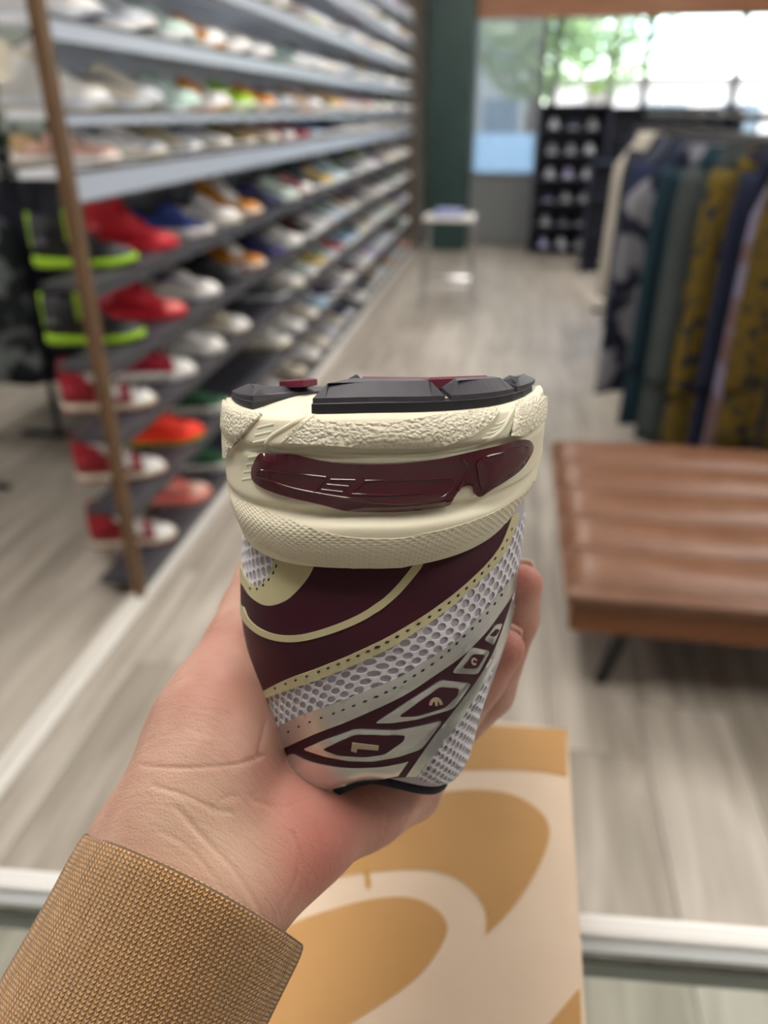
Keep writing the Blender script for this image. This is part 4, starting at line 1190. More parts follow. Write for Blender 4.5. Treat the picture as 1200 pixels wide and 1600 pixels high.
# --- upper pieces
PU = FU.chart
A_top = [(411, 1080), (450, 1060), (500, 1041), (560, 1016), (620, 986), (680, 948), (735, 903), (775, 858), (797, 806)]
B_bot = [(412, 1092), (450, 1077), (500, 1059), (560, 1034), (620, 1004), (690, 957), (745, 909), (785, 864), (808, 802)]
Cc = [(424, 1140), (437, 1134), (473, 1115), (528, 1095), (583, 1073), (620, 1058), (650, 1040), (704, 1004), (752, 956), (784, 917), (803, 893)]
Dd = [(430, 1178), (439, 1171), (492, 1145), (547, 1123), (627, 1086), (678, 1053), (720, 1023), (755, 988), (781, 953), (803, 918)]
Ee = [(634, 1210), (673, 1153), (708, 1107), (743, 1060), (767, 1018), (785, 971), (797, 935)]
Ff = [(650, 1210), (680, 1172), (720, 1118), (743, 1081), (765, 1045)]
def seg(pts): return spline(pts, 5)
maroon = seg([(376, 905), (383, 915), (396, 935), (420, 947), (449, 939), (470, 920), (487, 897), (497, 870)]) + [(600, 872), (700, 845), (780, 800), (800, 782)] + seg(A_top)[::-1] + [(396, 1058), (380, 1000), (376, 950)]
HP(panel(FU, 'maroon_panel', PU(maroon, 1, True, False), 0.7, 1.0, m_maroon, None, 2.2, dome=0.2), upp)
swoop = seg([(376, 903), (383, 914), (396, 933), (420, 946), (449, 938), (470, 919), (487, 896), (499, 868)]) + seg([(437, 850), (433, 870), (426, 891), (414, 911), (399, 917), (387, 902), (380, 885)])
HP(panel(FU, 'cream_overlay', PU(swoop, 1, True, False), 0.9, 1.0, m_lcream, None, 2.0, dome=0.25), upp)
HP(panel(FU, 'cream_piping', PU(strip_poly([(382, 950), (391, 970), (412, 987), (443, 996), (480, 994), (530, 979), (575, 958), (615, 928), (648, 890), (656, 876)], 8, 13), 1, True, False), 1.0, 1.0, m_lcream, None, 2.0), upp)
HP(panel(FU, 'cream_edging', PU(seg(A_top) + seg(B_bot)[::-1], 1, True, False), 1.0, 1.2, m_lcream, None, 2.0, dome=0.25), upp)
HP(panel(FU, 'silver_band', PU(seg(Cc) + seg(Dd)[::-1], 1, True, False), 0.9, 1.2, m_silver, None, 2.0, dome=0.3), upp)
field = seg(Dd) + seg(Ee)[::-1] + seg([(634, 1212), (583, 1216), (528, 1226), (488, 1238), (462, 1236), (447, 1222), (436, 1200), (430, 1180)])
HP(panel(FU, 'maroon_field', PU(field, 1, True, False), 0.5, 1.0, m_maroon, None, 2.0), upp)
HP(panel(FU, 'silver_strip', PU(seg(Ee) + seg([(803, 945), (790, 990), (772, 1035)]) + seg(Ff)[::-1], 1, True, False), 0.8, 1.0, m_silver, None, 2.0, dome=0.2), upp)
HP(panel(FU, 'silver_tip', PU(seg([(432, 1192), (441, 1187), (459, 1176), (482, 1186), (528, 1195), (583, 1196), (620, 1191), (638, 1187)]) + seg([(622, 1209), (583, 1215), (528, 1226), (488, 1238), (462, 1237), (446, 1222), (436, 1205)]), 1, True, False), 0.9, 1.2, m_silver, None, 2.0, dome=0.3), upp)
def corners(pts, k=0.22):
    out = []; n = len(pts)
    for i in range(n):
        p0, p1, p2 = (np.array(pts[j % n], float) for j in (i - 1, i, i + 1))
        a = p1 + (p0 - p1) * k; b = p1 + (p2 - p1) * k
        for u in (0, .25, .5, .75, 1): out.append(tuple((1 - u) ** 2 * a + 2 * u * (1 - u) * p1 + u * u * b))
    return out
EYES = [([(475, 1168), (510, 1152), (556, 1136), (620, 1138), (650, 1132), (690, 1123), (657, 1167), (622, 1179), (580, 1186), (545, 1185), (510, 1179)], [(506, 1167), (530, 1155), (556, 1144), (632, 1145), (629, 1154), (601, 1174), (570, 1178), (530, 1176)], 'seven'),
        ([(585, 1127), (635, 1094), (687, 1060), (734, 1065), (706, 1104), (650, 1121), (610, 1127)], [(622, 1116), (652, 1094), (685, 1070), (713, 1072), (711, 1083), (692, 1102), (650, 1115)], 'three'),
        ([(703, 1049), (734, 1009), (762, 1015), (743, 1051)], [(719, 1041), (736, 1019), (753, 1020), (741, 1041)], 'six'),
        ([(753, 998), (771, 975), (781, 973), (767, 1006)], [(761, 992), (770, 981), (775, 982), (769, 992)], None)]
for outer, inner, gl in EYES:
    fr = HP(panel(FU, 'silver_window', PU(corners(outer, .16), 1, True, False), 1.1, 1.0, m_silver, None, 2.0, dome=0.2), upp)
    ins = HP(panel(FU, 'maroon_inset', PU(corners(inner, .2), 1, True, False), 1.25, 0.6, m_maroon, None, 2.0), upp)
    m_gl = mat('pale_print', '#b7a58c', 0.5)
    if gl == 'seven':
        HP(panel(FU, 'printed_digit', PU([(551, 1155), (592, 1160), (591, 1167), (558.6, 1164.3), (557.3, 1170.3), (549, 1168)], 1, True, False), 1.45, 0.5, m_gl, None, 3), upp)
    elif gl == 'three':
        arc = [(678 + 11.5 * math.cos(a) * 0.95, 1097 - 11.5 * math.sin(a) * 1.0) for a in [0.0 + k * PI / 10 for k in range(11)]]
        arc2 = [(678 + 6.5 * math.cos(a) * 0.95, 1097 - 6.5 * math.sin(a)) for a in [PI - k * PI / 10 for k in range(11)]]
        HP(panel(FU, 'printed_digit', PU([(678 + 0.92 * (x - 678), y + 0.05 * (678 - x)) for x, y in arc + arc2], 1, True, False), 1.45, 0.5, m_gl, None, 3), upp)
        HP(panel(FU, 'printed_digit', PU([(676.2, 1091), (680.4, 1090.5), (681, 1098), (677, 1098.5)], 1, True, False), 1.45, 0.5, m_gl, None, 3), upp)
    elif gl == 'six':
        ring_o = [(736 + 4.6 * math.cos(a), 1030 - 5.6 * math.sin(a)) for a in [0.3 + k * 5.2 / 14 for k in range(15)]]
        ring_i = [(736 + 2.2 * math.cos(a), 1030 - 3.0 * math.sin(a)) for a in [5.5 - k * 5.2 / 14 for k in range(15)]]
        HP(panel(FU, 'printed_digit', PU(ring_o + ring_i, 1, True, False), 1.45, 0.5, m_gl, None, 3), upp)
# --- netting: a sheet with real holes over the grey underlay
def hexes(x0, x1, y0, y1, px_, py_, rx, ry, ang=0.0):
    out = []; ca, sa = math.cos(ang), math.sin(ang); cx, cy = (x0 + x1) / 2, (y0 + y1) / 2
    R0 = math.hypot(x1 - x0, y1 - y0) / 2 + 5; nx = int(R0 / px_) + 1; ny = int(R0 / py_) + 1
    for j in range(-ny, ny + 1):
        for i in range(-nx, nx + 1):
            x = (i + (0.5 if j % 2 else 0)) * px_; y = j * py_
            c = (cx + ca * x - sa * y, cy + sa * x + ca * y)
            if x0 - 2 < c[0] < x1 + 2 and y0 - 2 < c[1] < y1 + 2:
                out.append(np.array([(c[0] + ca * rx * math.cos(a) - sa * ry * math.sin(a), c[1] + sa * rx * math.cos(a) + ca * ry * math.sin(a)) for a in [k * PI / 4 + .2 for k in range(8)]]))
    return out
def net(name, poly, ang):
    xs = [p[0] for p in poly]; ys = [p[1] for p in poly]
    HP(panel(FU, name, poly, 0.42, 0.36, m_net, None, 3, hexes(min(xs), max(xs), min(ys), max(ys), 3.75, 1.75, 1.28, 1.02, ang)), upp)
net('netting', PU([(378, 846), (400, 846), (442, 846), (436, 870), (428, 892), (415, 914), (399, 920), (387, 906), (378, 892)], 1, True, False), 0.5)
net('netting', PU(seg(B_bot[:-1] + [(800, 835), (820, 800)]) + [(822, 830), (812, 880)] + seg(Cc)[::-1] + [(414, 1115)], 1, True, False), -0.25)
net('netting', PU(seg(Ff) + [(768, 1048), (745, 1130), (732, 1180), (716, 1208), (700, 1222), (660, 1220)], 1, True, False), -0.5)
# --- stitches
def stitches(name, pts, step, off):
    P = [np.array(p) for p in spline(pts, 12)]
    vs = []; fs = []; acc = 0; last = P[0]
    for p in P[1:]:
        acc += np.linalg.norm(p - last)
        if acc >= step:
            acc = 0
            q = FU.hit(*p)
            t = (p - last) / (np.linalg.norm(p - last) + 1e-9); q2 = FU.hit(*(p + t * 3))
            if q is not None and q2 is not None:
                d = np.array(q2) - np.array(q); d = d / (np.linalg.norm(d) + 1e-9) * 0.62; n = np.array([-d[1], d[0]]) * 0.55
                k = len(vs)
                vs += [FU.at(*(np.array(q) + e), off) for e in (d, n, -d, -n)] + [FU.at(q[0], q[1], off + .18)]
                fs += [(k, k + 1, k + 4), (k + 1, k + 2, k + 4), (k + 2, k + 3, k + 4), (k + 3, k, k + 4)]
        last = p
    HP(link(name, to_world_mesh(name, vs, fs), m_stitch), upp)
stitches('stitching', [(418, 1080), (450, 1066), (500, 1047), (560, 1022), (620, 993), (685, 952), (738, 907), (778, 861), (800, 815)], 14.5, 1.02)
stitches('stitching', [(440, 1148), (482, 1127), (537, 1106), (603, 1079), (650, 1051), (685, 1027), (720, 995), (755, 960), (785, 922)], 15, 0.92)
stitches('stitching', [(442, 862), (437, 880), (428, 900), (414, 915), (400, 921), (390, 915)], 11, 0.92)
stitches('stitching', [(660, 1206), (690, 1168), (725, 1122), (748, 1085)], 12, 0.82)
# --- terry collar roll and lining
rim = [FU.pt0(-1.5 + 3.0 * k / 40, FU.n) for k in range(41)]
roll = [tuple(p + VH * 0.0004 + LH * 0.0006) for p in rim]
mb = MB().tube([Vector(p) for p in roll], 0.0021, 10)
HP(link('collar_roll', to_world_mesh('collar_roll', mb.v, mb.f), m_navyknit, None, True), upp)
mb = MB()
rg = []
for t in (FU.n, FU.n - 3, FU.n - 6, FU.n - 9):
    rg.append([Vector(FU.pt0(-1.5 + 3 * k / 30, t) * np.array([0.9, 1, 1]) + LH * 0.005) for k in range(31)])
mb.loft(rg, cap=False, ringclosed=False)
HP(link('lining', to_world_mesh('lining', mb.v, mb.f), m_navyknit, None, True), upp)
# --- outsole blocks
TOPL = SOLE_L[0]
def plan(w, l, h):
    up = bevel_up(l) + h * (1 - 0.5 * sstep(.006, .036, l)) + (TOPL['tl'] if w > 0 else TOPL['ll']) * min(1, abs(w) / TOPL['W']) ** 1.6
    p = O_CS + LH * l + VH * (TOPL['v'] - up)
    return np.array([p[0] + w + TOPL['cx'], p[1], p[2]])
def ring_w(w, ins):
    W = TOPL['W'] - ins; x = min(1, abs(w) / W); s = x ** (1 / P_SQ); c = math.sqrt(max(0, 1 - s * s)) ** P_SQ
    return TOPL['l0'] + ins + (TOPL['R']) * (1 - c)
def prism(name, outline, h0, h1, cham, ch_in, m, parent):
    """outline (w, l) in metres, straight wall then a chamfer"""
    n = len(outline); c = np.mean(outline, axis=0)
    def inset(d):
        out = []
        for i in range(n):
            p0, p1, p2 = (np.array(outline[j % n]) for j in (i - 1, i, i + 1))
            e1 = p1 - p0; e2 = p2 - p1
            n1 = np.array([-e1[1], e1[0]]); n1 = n1 / (np.linalg.norm(n1) + 1e-12); n2 = np.array([-e2[1], e2[0]]); n2 = n2 / (np.linalg.norm(n2) + 1e-12)
            b = n1 + n2; b = b / (np.linalg.norm(b) + 1e-12)
            out.append(p1 + b * d)
        return out
    area = sum(outline[i - 1][0] * outline[i][1] - outline[i][0] * outline[i - 1][1] for i in range(n))
    sg = 1 if area > 0 else -1
    rings = [[plan(p[0], p[1], h0) for p in outline], [plan(p[0], p[1], h1 - cham) for p in outline], [plan(p[0], p[1], h1) for p in inset(sg * ch_in)]]
    mb = MB().loft([[Vector(p) for p in r] for r in rings])
    return HP(link(name, to_world_mesh(name, mb.v, mb.f), m, None, False), parent)
def ringrun(w0, w1, ins, n=10):
    return [(w0 + (w1 - w0) * k / n, ring_w(w0 + (w1 - w0) * k / n, ins)) for k in range(n + 1)]
WT = TOPL['W']
outs = HP(link('outsole', to_world_mesh('outsole', *(lambda mb: (mb.v, mb.f))(MB().loft([[Vector(plan(p[0], p[1], h)) for p in ([(WT * smooth_tab(WF, l) * .97, l) for l in np.linspace(.075, .284, 24)] + [(-WT * smooth_tab(WF, l) * .97, l) for l in np.linspace(.284, .075, 24)])] for h in (0.0, 0.004)]))), m_rubber2, None, False))
left = ringrun(-WT + .0012, -.0335, .0012) + [(-.0125, .054), (-.018, .072), (-WT * .93, .072)]
prism('dark_base', left, 0.0, 0.0024, 0.0002, 0.0002, m_rubber2, outs)
prism('tread_block', [(w * .995, l + .0004) for w, l in left], 0.0024, 0.0066, 0.0026, 0.0044, m_rubber, outs)
right = ringrun(-.0175, WT - .0012, .0012, 18) + [(WT * .93, .072), (-.003, .072), (-.0055, .050)]
prism('dark_base', right, 0.0, 0.0024, 0.0002, 0.0002, m_rubber2, outs)
prism('tread_block', ringrun(-.0172, .0150, .0014) + [(.0120, .0185), (-.0095, .0240)], 0.0024, 0.0068, 0.0032, 0.0040, m_rubber, outs)
prism('tread_block', ringrun(.0165, .0335, .0014) + [(.0300, .0275), (.0150, .0190)], 0.0024, 0.0068, 0.0032, 0.0036, m_rubber, outs)
prism('tread_block', ringrun(.0345, WT - .0014, .0014) + [(WT * .93, .060), (.0315, .056), (.0310, .0290)], 0.0024, 0.0068, 0.0028, 0.0032, m_rubber, outs)
prism('maroon_tread', [(-.006, .0270), (.012, .0215), (.0285, .0300), (.0295, .066), (-.002, .066)], 0.0024, 0.0066, 0.0008, 0.0008, m_mrubber, outs)
prism('maroon_tread', [(-.029, .036), (-.022, .033), (-.019, .043), (-.026, .047)], 0.0024, 0.0064, 0.0006, 0.0008, m_mrubber, outs)
prism('tread_block', [(-.0095, .034), (-.0065, .028), (-.003, .064), (-.009, .066)], 0.0024, 0.0070, 0.002, 0.002, m_rubber, outs)
for k in range(7):
    l = 0.085 + k * .027; w = WT * smooth_tab(WF, l) * .9
    for sd in (-1, 1):
        ol = [(sd * .006, l), (sd * w, l + .002), (sd * w * .98, l + .020), (sd * .006, l + .018)]
        prism('tread_block', ol if sd > 0 else ol[::-1], 0.0025, 0.0065, 0.002, 0.0025, m_rubber, outs)
# --- forefoot overlays, turned away from the viewer
for s0, s1, m, nm in ((2.15, 2.995, m_maroon, 'toe_overlay'), (1.35, 1.95, m_silver, 'side_overlay')):
    for sd in (-1, 1):
        yy0, yy1 = FU.y_of(0.4), FU.y_of(FU.n * (.5 if nm == 'toe_overlay' else .45))
        HP(panel(FU, nm, [(sd * 60 * s, y) for s, y in [(s0 + (s1 - s0) * k / 10, yy0) for k in range(11)] + [(s1 + (s0 - s1) * k / 10, yy1) for k in range(11)]], 0.8, 1.0, m, None, 4), upp)
SN_M = Matrix.Translation(SN.location)
for o, par in heel_parts:
    o.data.transform(SN_M.inverted())
    o.parent = par if par is not None else SN
# ================================================================ the hand that holds the sneaker, grown as one surface
def cs3(px, py, d): return np.array(pxd(px, py, d))
HS = 0.0012
LO = np.array([-0.115, -0.205, 0.160]); HI = np.array([0.085, -0.010, 0.345])
NX, NY, NZ = (np.ceil((HI - LO) / HS)).astype(int)
AX = [LO[i] + HS * np.arange(n) for i, n in enumerate((NX, NY, NZ))]
BIG = 0.06
def smin(a, b, k):
    h = np.clip(0.5 + 0.5 * (b - a) / k, 0, 1)
    return b + (a - b) * h - k * h * (1 - h)
def add_cone(F, a, b, ra, rb, k, reach=0.026):
    lo = np.minimum(a - ra, b - rb) - reach; hi = np.maximum(a + ra, b + rb) + reach
    i0 = np.clip(((lo - LO) / HS).astype(int), 0, [NX, NY, NZ]); i1 = np.clip(((hi - LO) / HS).astype(int) + 1, 0, [NX, NY, NZ])
    if (i1 <= i0).any(): return
    sl = tuple(slice(p, q) for p, q in zip(i0, i1))
    X = AX[0][sl[0]][:, None, None]; Y = AX[1][sl[1]][None, :, None]; Z = AX[2][sl[2]][None, None, :]
    ab = b - a; L2 = max(1e-12, ab @ ab)
    t = np.clip(((X - a[0]) * ab[0] + (Y - a[1]) * ab[1] + (Z - a[2]) * ab[2]) / L2, 0, 1)
    d = np.sqrt((X - a[0] - t * ab[0]) ** 2 + (Y - a[1] - t * ab[1]) ** 2 + (Z - a[2] - t * ab[2]) ** 2) - (ra + (rb - ra) * t)
    F[sl] = smin(F[sl], d.astype(np.float32), k) if k > 0 else np.minimum(F[sl], d)
def chain(F, pts, k):
    P = [(cs3(*p[:3]), p[3] * 0.001) for p in pts]
    for (a, ra), (b, rb) in zip(P, P[1:]): add_cone(F, a, b, ra, rb, k)
palm = np.full((NX, NY, NZ), BIG, np.float32)
PALM = [
 [(135, 1615, .206, 14), (252, 1330, .207, 17.5), (298, 1245, .209, 15.5)],
 [(215, 1660, .206, 15), (345, 1392, .207, 17.5), (455, 1298, .221, 16)],
 [(178, 1600, .206, 15), (305, 1350, .208, 17.5), (420, 1240, .226, 14)],
 [(455, 1298, .221, 16), (565, 1250, .242, 13), (640, 1232, .254, 10)],          # heel of the hand, little-finger side
 [(345, 1340, .213, 14), (520, 1236, .250, 10.5), (635, 1205, .270, 10)],
 [(345, 1330, .213, 14), (500, 1210, .256, 10.5), (600, 1158, .286, 10.5)],
 [(345, 1310, .213, 14), (470, 1190, .258, 10.5), (560, 1122, .296, 11)],
 [(300, 1242, .209, 15.5), (334, 1140, .218, 16), (362, 1075, .226, 14)],          # ball of the thumb
 [(330, 1200, .214, 15), (395, 1130, .232, 13.5), (430, 1130, .246, 12)],
]
for c in PALM: chain(palm, c, 0.010)
THUMB = [(362, 1075, .226, 13.5), (382, 1010, .241, 11.4), (396, 955, .254, 9.6), (414, 903, .265, 8.8), (424, 878, .271, 7.6)]
chain(palm, THUMB, 0.007)
FING = [
 [(640, 1232, .254, 9.8), (700, 1136, .254, 8.2), (754, 1062, .250, 7.2), (790, 1013, .246, 6.4)],
 [(635, 1205, .270, 10), (765, 1080, .273, 8.6), (806, 965, .266, 7.8), (817, 913, .262, 7.0)],
 [(600, 1158, .286, 10.5), (765, 1030, .296, 8.8), (775, 915, .290, 8), (766, 862, .284, 7.2)],
 [(560, 1122, .296, 11), (745, 1010, .318, 9), (752, 905, .314, 8), (742, 852, .308, 7.2)],
]
for c in FING:
    f = np.full((NX, NY, NZ), BIG, np.float32)
    chain(f, c, 0.003)
    palm = smin(palm, f, 0.004)
def surface_nets(F):
    S = F < 0
    n = np.array(F.shape) - 1
    acc = np.zeros(tuple(n) + (3,), np.float32); cnt = np.zeros(tuple(n), np.int16)
    corners_ = [(i, j, k) for i in (0, 1) for j in (0, 1) for k in (0, 1)]
    for c in corners_:
        for ax in range(3):
            if c[ax] == 1: continue
            d = list(c); d[ax] = 1
            sa = tuple(slice(c[q], c[q] + n[q]) for q in range(3)); sb = tuple(slice(d[q], d[q] + n[q]) for q in range(3))
            m = S[sa] != S[sb]
            idx = np.nonzero(m)
            fa = F[sa][idx]; fb = F[sb][idx]; t = fa / (fa - fb)
            p = np.tile(np.array(c, np.float32), (len(t), 1)); p[:, ax] = t
            acc[idx] += p; cnt[idx] += 1
    act = cnt > 0
    ids = np.full(tuple(n), -1, np.int64); ids[act] = np.arange(act.sum())
    base = np.argwhere(act); V = base + acc[act] / cnt[act][:, None]
    quads = []
    for ax in range(3):
        o1, o2 = [(1, 2), (2, 0), (0, 1)][ax]
        sa = [slice(1, n[q]) for q in range(3)]; sa[ax] = slice(0, n[ax]); sb = list(sa); sb[ax] = slice(1, n[ax] + 1)
        A = S[tuple(sa)]; B = S[tuple(sb)]
        ii = np.argwhere(A != B); off = np.array([1, 1, 1]); off[ax] = 0; e = ii + off
        fl = A[tuple(ii.T)]
        u = np.zeros(3, int); u[o1] = 1; w = np.zeros(3, int); w[o2] = 1
        q = np.stack([ids[tuple((e - u - w).T)], ids[tuple((e - w).T)], ids[tuple(e.T)], ids[tuple((e - u).T)]], 1)
        q[~fl] = q[~fl][:, ::-1]
        quads.append(q)
    Q = np.concatenate(quads); Q = Q[(Q >= 0).all(1)]
    return V * HS + LO, Q
HV, HQ = surface_nets(palm)
# even out the surface a little
def relax(V, Q, it):
    E = np.concatenate([Q[:, [0, 1]], Q[:, [1, 2]], Q[:, [2, 3]], Q[:, [3, 0]]])
    for _ in range(it):
        s = np.zeros_like(V); c = np.zeros(len(V))
        np.add.at(s, E[:, 0], V[E[:, 1]]); np.add.at(c, E[:, 0], 1); np.add.at(s, E[:, 1], V[E[:, 0]]); np.add.at(c, E[:, 1], 1)
        V = V * 0.4 + 0.6 * s / c[:, None]
    return V
HV = relax(HV, HQ, 4)
def refine(V, Q):
    E = np.sort(np.concatenate([Q[:, [0, 1]], Q[:, [1, 2]], Q[:, [2, 3]], Q[:, [3, 0]]]), 1)
    U, inv = np.unique(E, axis=0, return_inverse=True); inv = inv.ravel(); nq = len(Q); n0 = len(V)
    mids = (V[U[:, 0]] + V[U[:, 1]]) / 2; cen = V[Q].mean(1)
    e = [n0 + inv[k * nq:(k + 1) * nq] for k in range(4)]; c = n0 + len(U) + np.arange(nq)
    q = np.concatenate([np.stack([Q[:, k], e[k], c, e[k - 1]], 1) for k in range(4)])
    return np.concatenate([V, mids, cen]), q
HV, HQ = refine(HV, HQ)
HV = relax(HV, HQ, 3)
def vnormals(V, Q):
    n = np.cross(V[Q[:, 2]] - V[Q[:, 0]], V[Q[:, 3]] - V[Q[:, 1]])
    N = np.zeros_like(V)
    for k in range(4): np.add.at(N, Q[:, k], n)
    return N / (np.linalg.norm(N, axis=1)[:, None] + 1e-12)
HN = vnormals(HV, HQ)
pxx = HV[:, 0] / HV[:, 2] * FPX + 600; pyy = 800 - HV[:, 1] / HV[:, 2] * FPX
if HN[:, 2][HV[:, 2] < np.percentile(HV[:, 2], 10)].mean() > 0: HQ = HQ[:, ::-1]; HN = -HN
front = HN[:, 2] < 0.15
def groove(pts, w, depth):
    P = np.array(spline(pts, 10)); best = np.full(len(HV), 1e9)
    m = front & (pxx > P[:, 0].min() - 40) & (pxx < P[:, 0].max() + 40) & (pyy > P[:, 1].min() - 40) & (pyy < P[:, 1].max() + 40)
    idx = np.where(m)[0]
    q = np.stack([pxx[idx], pyy[idx]], 1); bd = np.full(len(idx), 1e9)
    for a, b in zip(P, P[1:]):
        ab = b - a; t = np.clip(((q - a) @ ab) / (ab @ ab + 1e-9), 0, 1); bd = np.minimum(bd, np.linalg.norm(q - a - t[:, None] * ab, axis=1))
    return idx, depth * 0.001 * np.exp(-(bd / w) ** 2)
disp = np.zeros(len(HV))
for pts, w, dp in [([(222, 1196), (280, 1200), (333, 1198), (372, 1194), (412, 1180)], 5, .55), ([(240, 1228), (290, 1243), (335, 1264), (362, 1270)], 6, .45), ([(330, 1268), (352, 1246), (400, 1242)], 5, .3),
                   ([(276, 1262), (300, 1290), (330, 1322), (360, 1352), (396, 1406), (412, 1440)], 7, .6), ([(250, 1300), (300, 1330), (350, 1392)], 6, .35),
                   ([(404, 1182), (408, 1160), (415, 1130)], 6, .5), ([(455, 1300), (468, 1335), (462, 1376), (448, 1405)], 6, .5), ([(492, 1290), (500, 1330), (490, 1368)], 7, .5), ([(525, 1275), (535, 1310), (525, 1345)], 6, .3),
                   ([(590, 1245), (605, 1270), (600, 1300)], 5, .5), ([(625, 1235), (640, 1262), (632, 1282)], 5, .5), ([(395, 1250), (440, 1262), (480, 1250), (520, 1240)], 6, .45),
                   ([(285, 1090), (320, 1110), (360, 1118)], 5, .15), ([(300, 1060), (335, 1085), (370, 1090)], 5, .15), ([(290, 1135), (330, 1150), (370, 1150)], 5, .15),
                   ([(742, 1098), (756, 1082), (764, 1078)], 5, .3), ([(812, 980), (838, 972)], 5, .3)]:
    idx, dd = groove(pts, w * 0.62, dp * 0.55); np.subtract.at(disp, idx, dd)
HV = HV + HN * disp[:, None]
# trim the forearm inside the sleeve
me = to_world_mesh('person', HV, [tuple(int(i) for i in q) for q in HQ])
ca = me.color_attributes.new('tone', 'FLOAT_COLOR', 'POINT')
def blob(x, y, r): return np.exp(-(((pxx - x) ** 2 + (pyy - y) ** 2) / r ** 2))
pink = 0.7 * blob(480, 1375, 75) + 0.6 * blob(500, 1310, 95) + 0.6 * blob(590, 1240, 80) + 0.45 * blob(440, 1225, 70) + 0.9 * blob(825, 900, 38) + 0.7 * blob(800, 1000, 45) + 0.4 * blob(770, 1060, 50) + 0.35 * blob(350, 1010, 60) + 0.25 * blob(330, 1090, 80)
pale = 0.9 * blob(300, 1300, 90) + 0.7 * blob(370, 1370, 80) + 0.4 * blob(250, 1230, 60)
tone = np.stack([np.clip(pink, 0, 1), np.clip(pale, 0, 1), np.zeros(len(HV)), np.ones(len(HV))], 1).astype(np.float32)
ca.data.foreach_set('color', tone.ravel())
def skin():
    m = mat('skin', '#d3a48c', 0.48, spec=0.35, Subsurface_Weight=0.25, Subsurface_Scale=0.004); t = NT(m)
    t.b.inputs['Subsurface Radius'].default_value = (1.0, 0.35, 0.2)
    tc = t.n('ShaderNodeTexCoord'); at = t.n('ShaderNodeAttribute'); at.attribute_name = 'tone'
    sp = t.n('ShaderNodeSeparateColor'); t.l(at.outputs['Color'], sp.inputs[0])
    nz = t.n('ShaderNodeTexNoise'); nz.inputs['Scale'].default_value = 70; nz.inputs['Detail'].default_value = 4; t.l(tc.outputs['Object'], nz.inputs['Vector'])
    base = t.ramp(nz.outputs[0], [(0.35, '#b58b7b'), (0.65, '#c6a191')])
    m1 = t.n('ShaderNodeMix'); m1.data_type = 'RGBA'; t.l(sp.outputs[0], m1.inputs[0]); t.l(base, m1.inputs[6]); m1.inputs[7].default_value = lin('#bd786c')
    m2 = t.n('ShaderNodeMix'); m2.data_type = 'RGBA'; t.l(t.math('MULTIPLY', sp.outputs[1], 0.8), m2.inputs[0]); t.l(m1.outputs[2], m2.inputs[6]); m2.inputs[7].default_value = lin('#cfae97')
    t.l(m2.outputs[2], t.b.inputs['Base Color'])
    vo = t.n('ShaderNodeTexVoronoi'); vo.inputs['Scale'].default_value = 900; vo.feature = 'DISTANCE_TO_EDGE'; t.l(tc.outputs['Object'], vo.inputs['Vector'])
    n2 = t.n('ShaderNodeTexNoise'); n2.inputs['Scale'].default_value = 260; n2.inputs['Detail'].default_value = 5; t.l(tc.outputs['Object'], n2.inputs['Vector'])
    # fine skin lines running across the thumb ball and the wrist
    mp = t.n('ShaderNodeMapping'); mp.inputs['Rotation'].default_value = (0.4, 0.3, 0.9); mp.inputs['Scale'].default_value = (1.0, 5.0, 1.0); t.l(tc.outputs['Object'], mp.inputs[0])
    n3 = t.n('ShaderNodeTexNoise'); n3.inputs['Scale'].default_value = 90; n3.inputs['Detail'].default_value = 6; n3.inputs['Roughness'].default_value = 0.65; n3.inputs['Distortion'].default_value = 0.6; t.l(mp.outputs[0], n3.inputs['Vector'])
    hgt = t.math('ADD', t.math('ADD', t.math('MULTIPLY', vo.outputs['Distance'], 0.5), t.math('MULTIPLY', n2.outputs[0], 0.6)), t.math('MULTIPLY', n3.outputs[0], 1.5))
    t.bump(hgt, 0.42, 0.0007)
    return m
m_skin = skin()
person = link('person', me, m_skin, None, True)
tag(person, 'bare hand in a tan knit sleeve, palm up, gripping the upside-down sneaker', 'person')
# fingernails on the far side of the ring and little finger tips and the thumb
m_nail = mat('fingernail', '#e6bfae', 0.3, spec=0.5)
def nail(tip, prev, nrm, w, l):
    a = cs3(*tip[:3]); b = cs3(*prev[:3]); t = (a - b) / np.linalg.norm(a - b); nrm = np.array(nrm, float); nrm -= t * (nrm @ t); nrm /= np.linalg.norm(nrm); s = np.cross(t, nrm)
    r = tip[3] * 0.001; vs = []; fs = []
    for i in range(6):
        for j in range(7):
            u = i / 5; v = (j / 6 - .5) * 2; wid = w * math.sqrt(max(0.05, 1 - max(0, abs(u - .45) - .25) ** 2 * 6))
            vs.append(a + t * ((u - .55) * l + r * .25) + s * v * wid * .5 + nrm * (r * (0.965 - .20 * v * v) - 0.0009 * max(0, u - .5)))
    for i in range(5):
        for j in range(6): k = i * 7 + j; fs.append((k, k + 1, k + 8, k + 7))
    o = link('fingernail', to_world_mesh('fingernail', vs, fs), m_nail, person, True)
    sol = o.modifiers.new('thickness', 'SOLIDIFY'); sol.thickness = 0.0006
nail(FING[0][3], FING[0][2], (-0.15, 0.0, 1.0), .0085, .010)
nail(FING[1][3], FING[1][2], (-0.15, 0.0, 1.0), .0095, .011)
nail(FING[2][3], FING[2][2], (-0.15, 0.0, 1.0), .0100, .011)
nail(FING[3][3], FING[3][2], (-0.15, 0.0, 1.0), .0100, .011)
nail(THUMB[4], THUMB[3], (-0.3, 0.2, 0.95), .0110, .012)

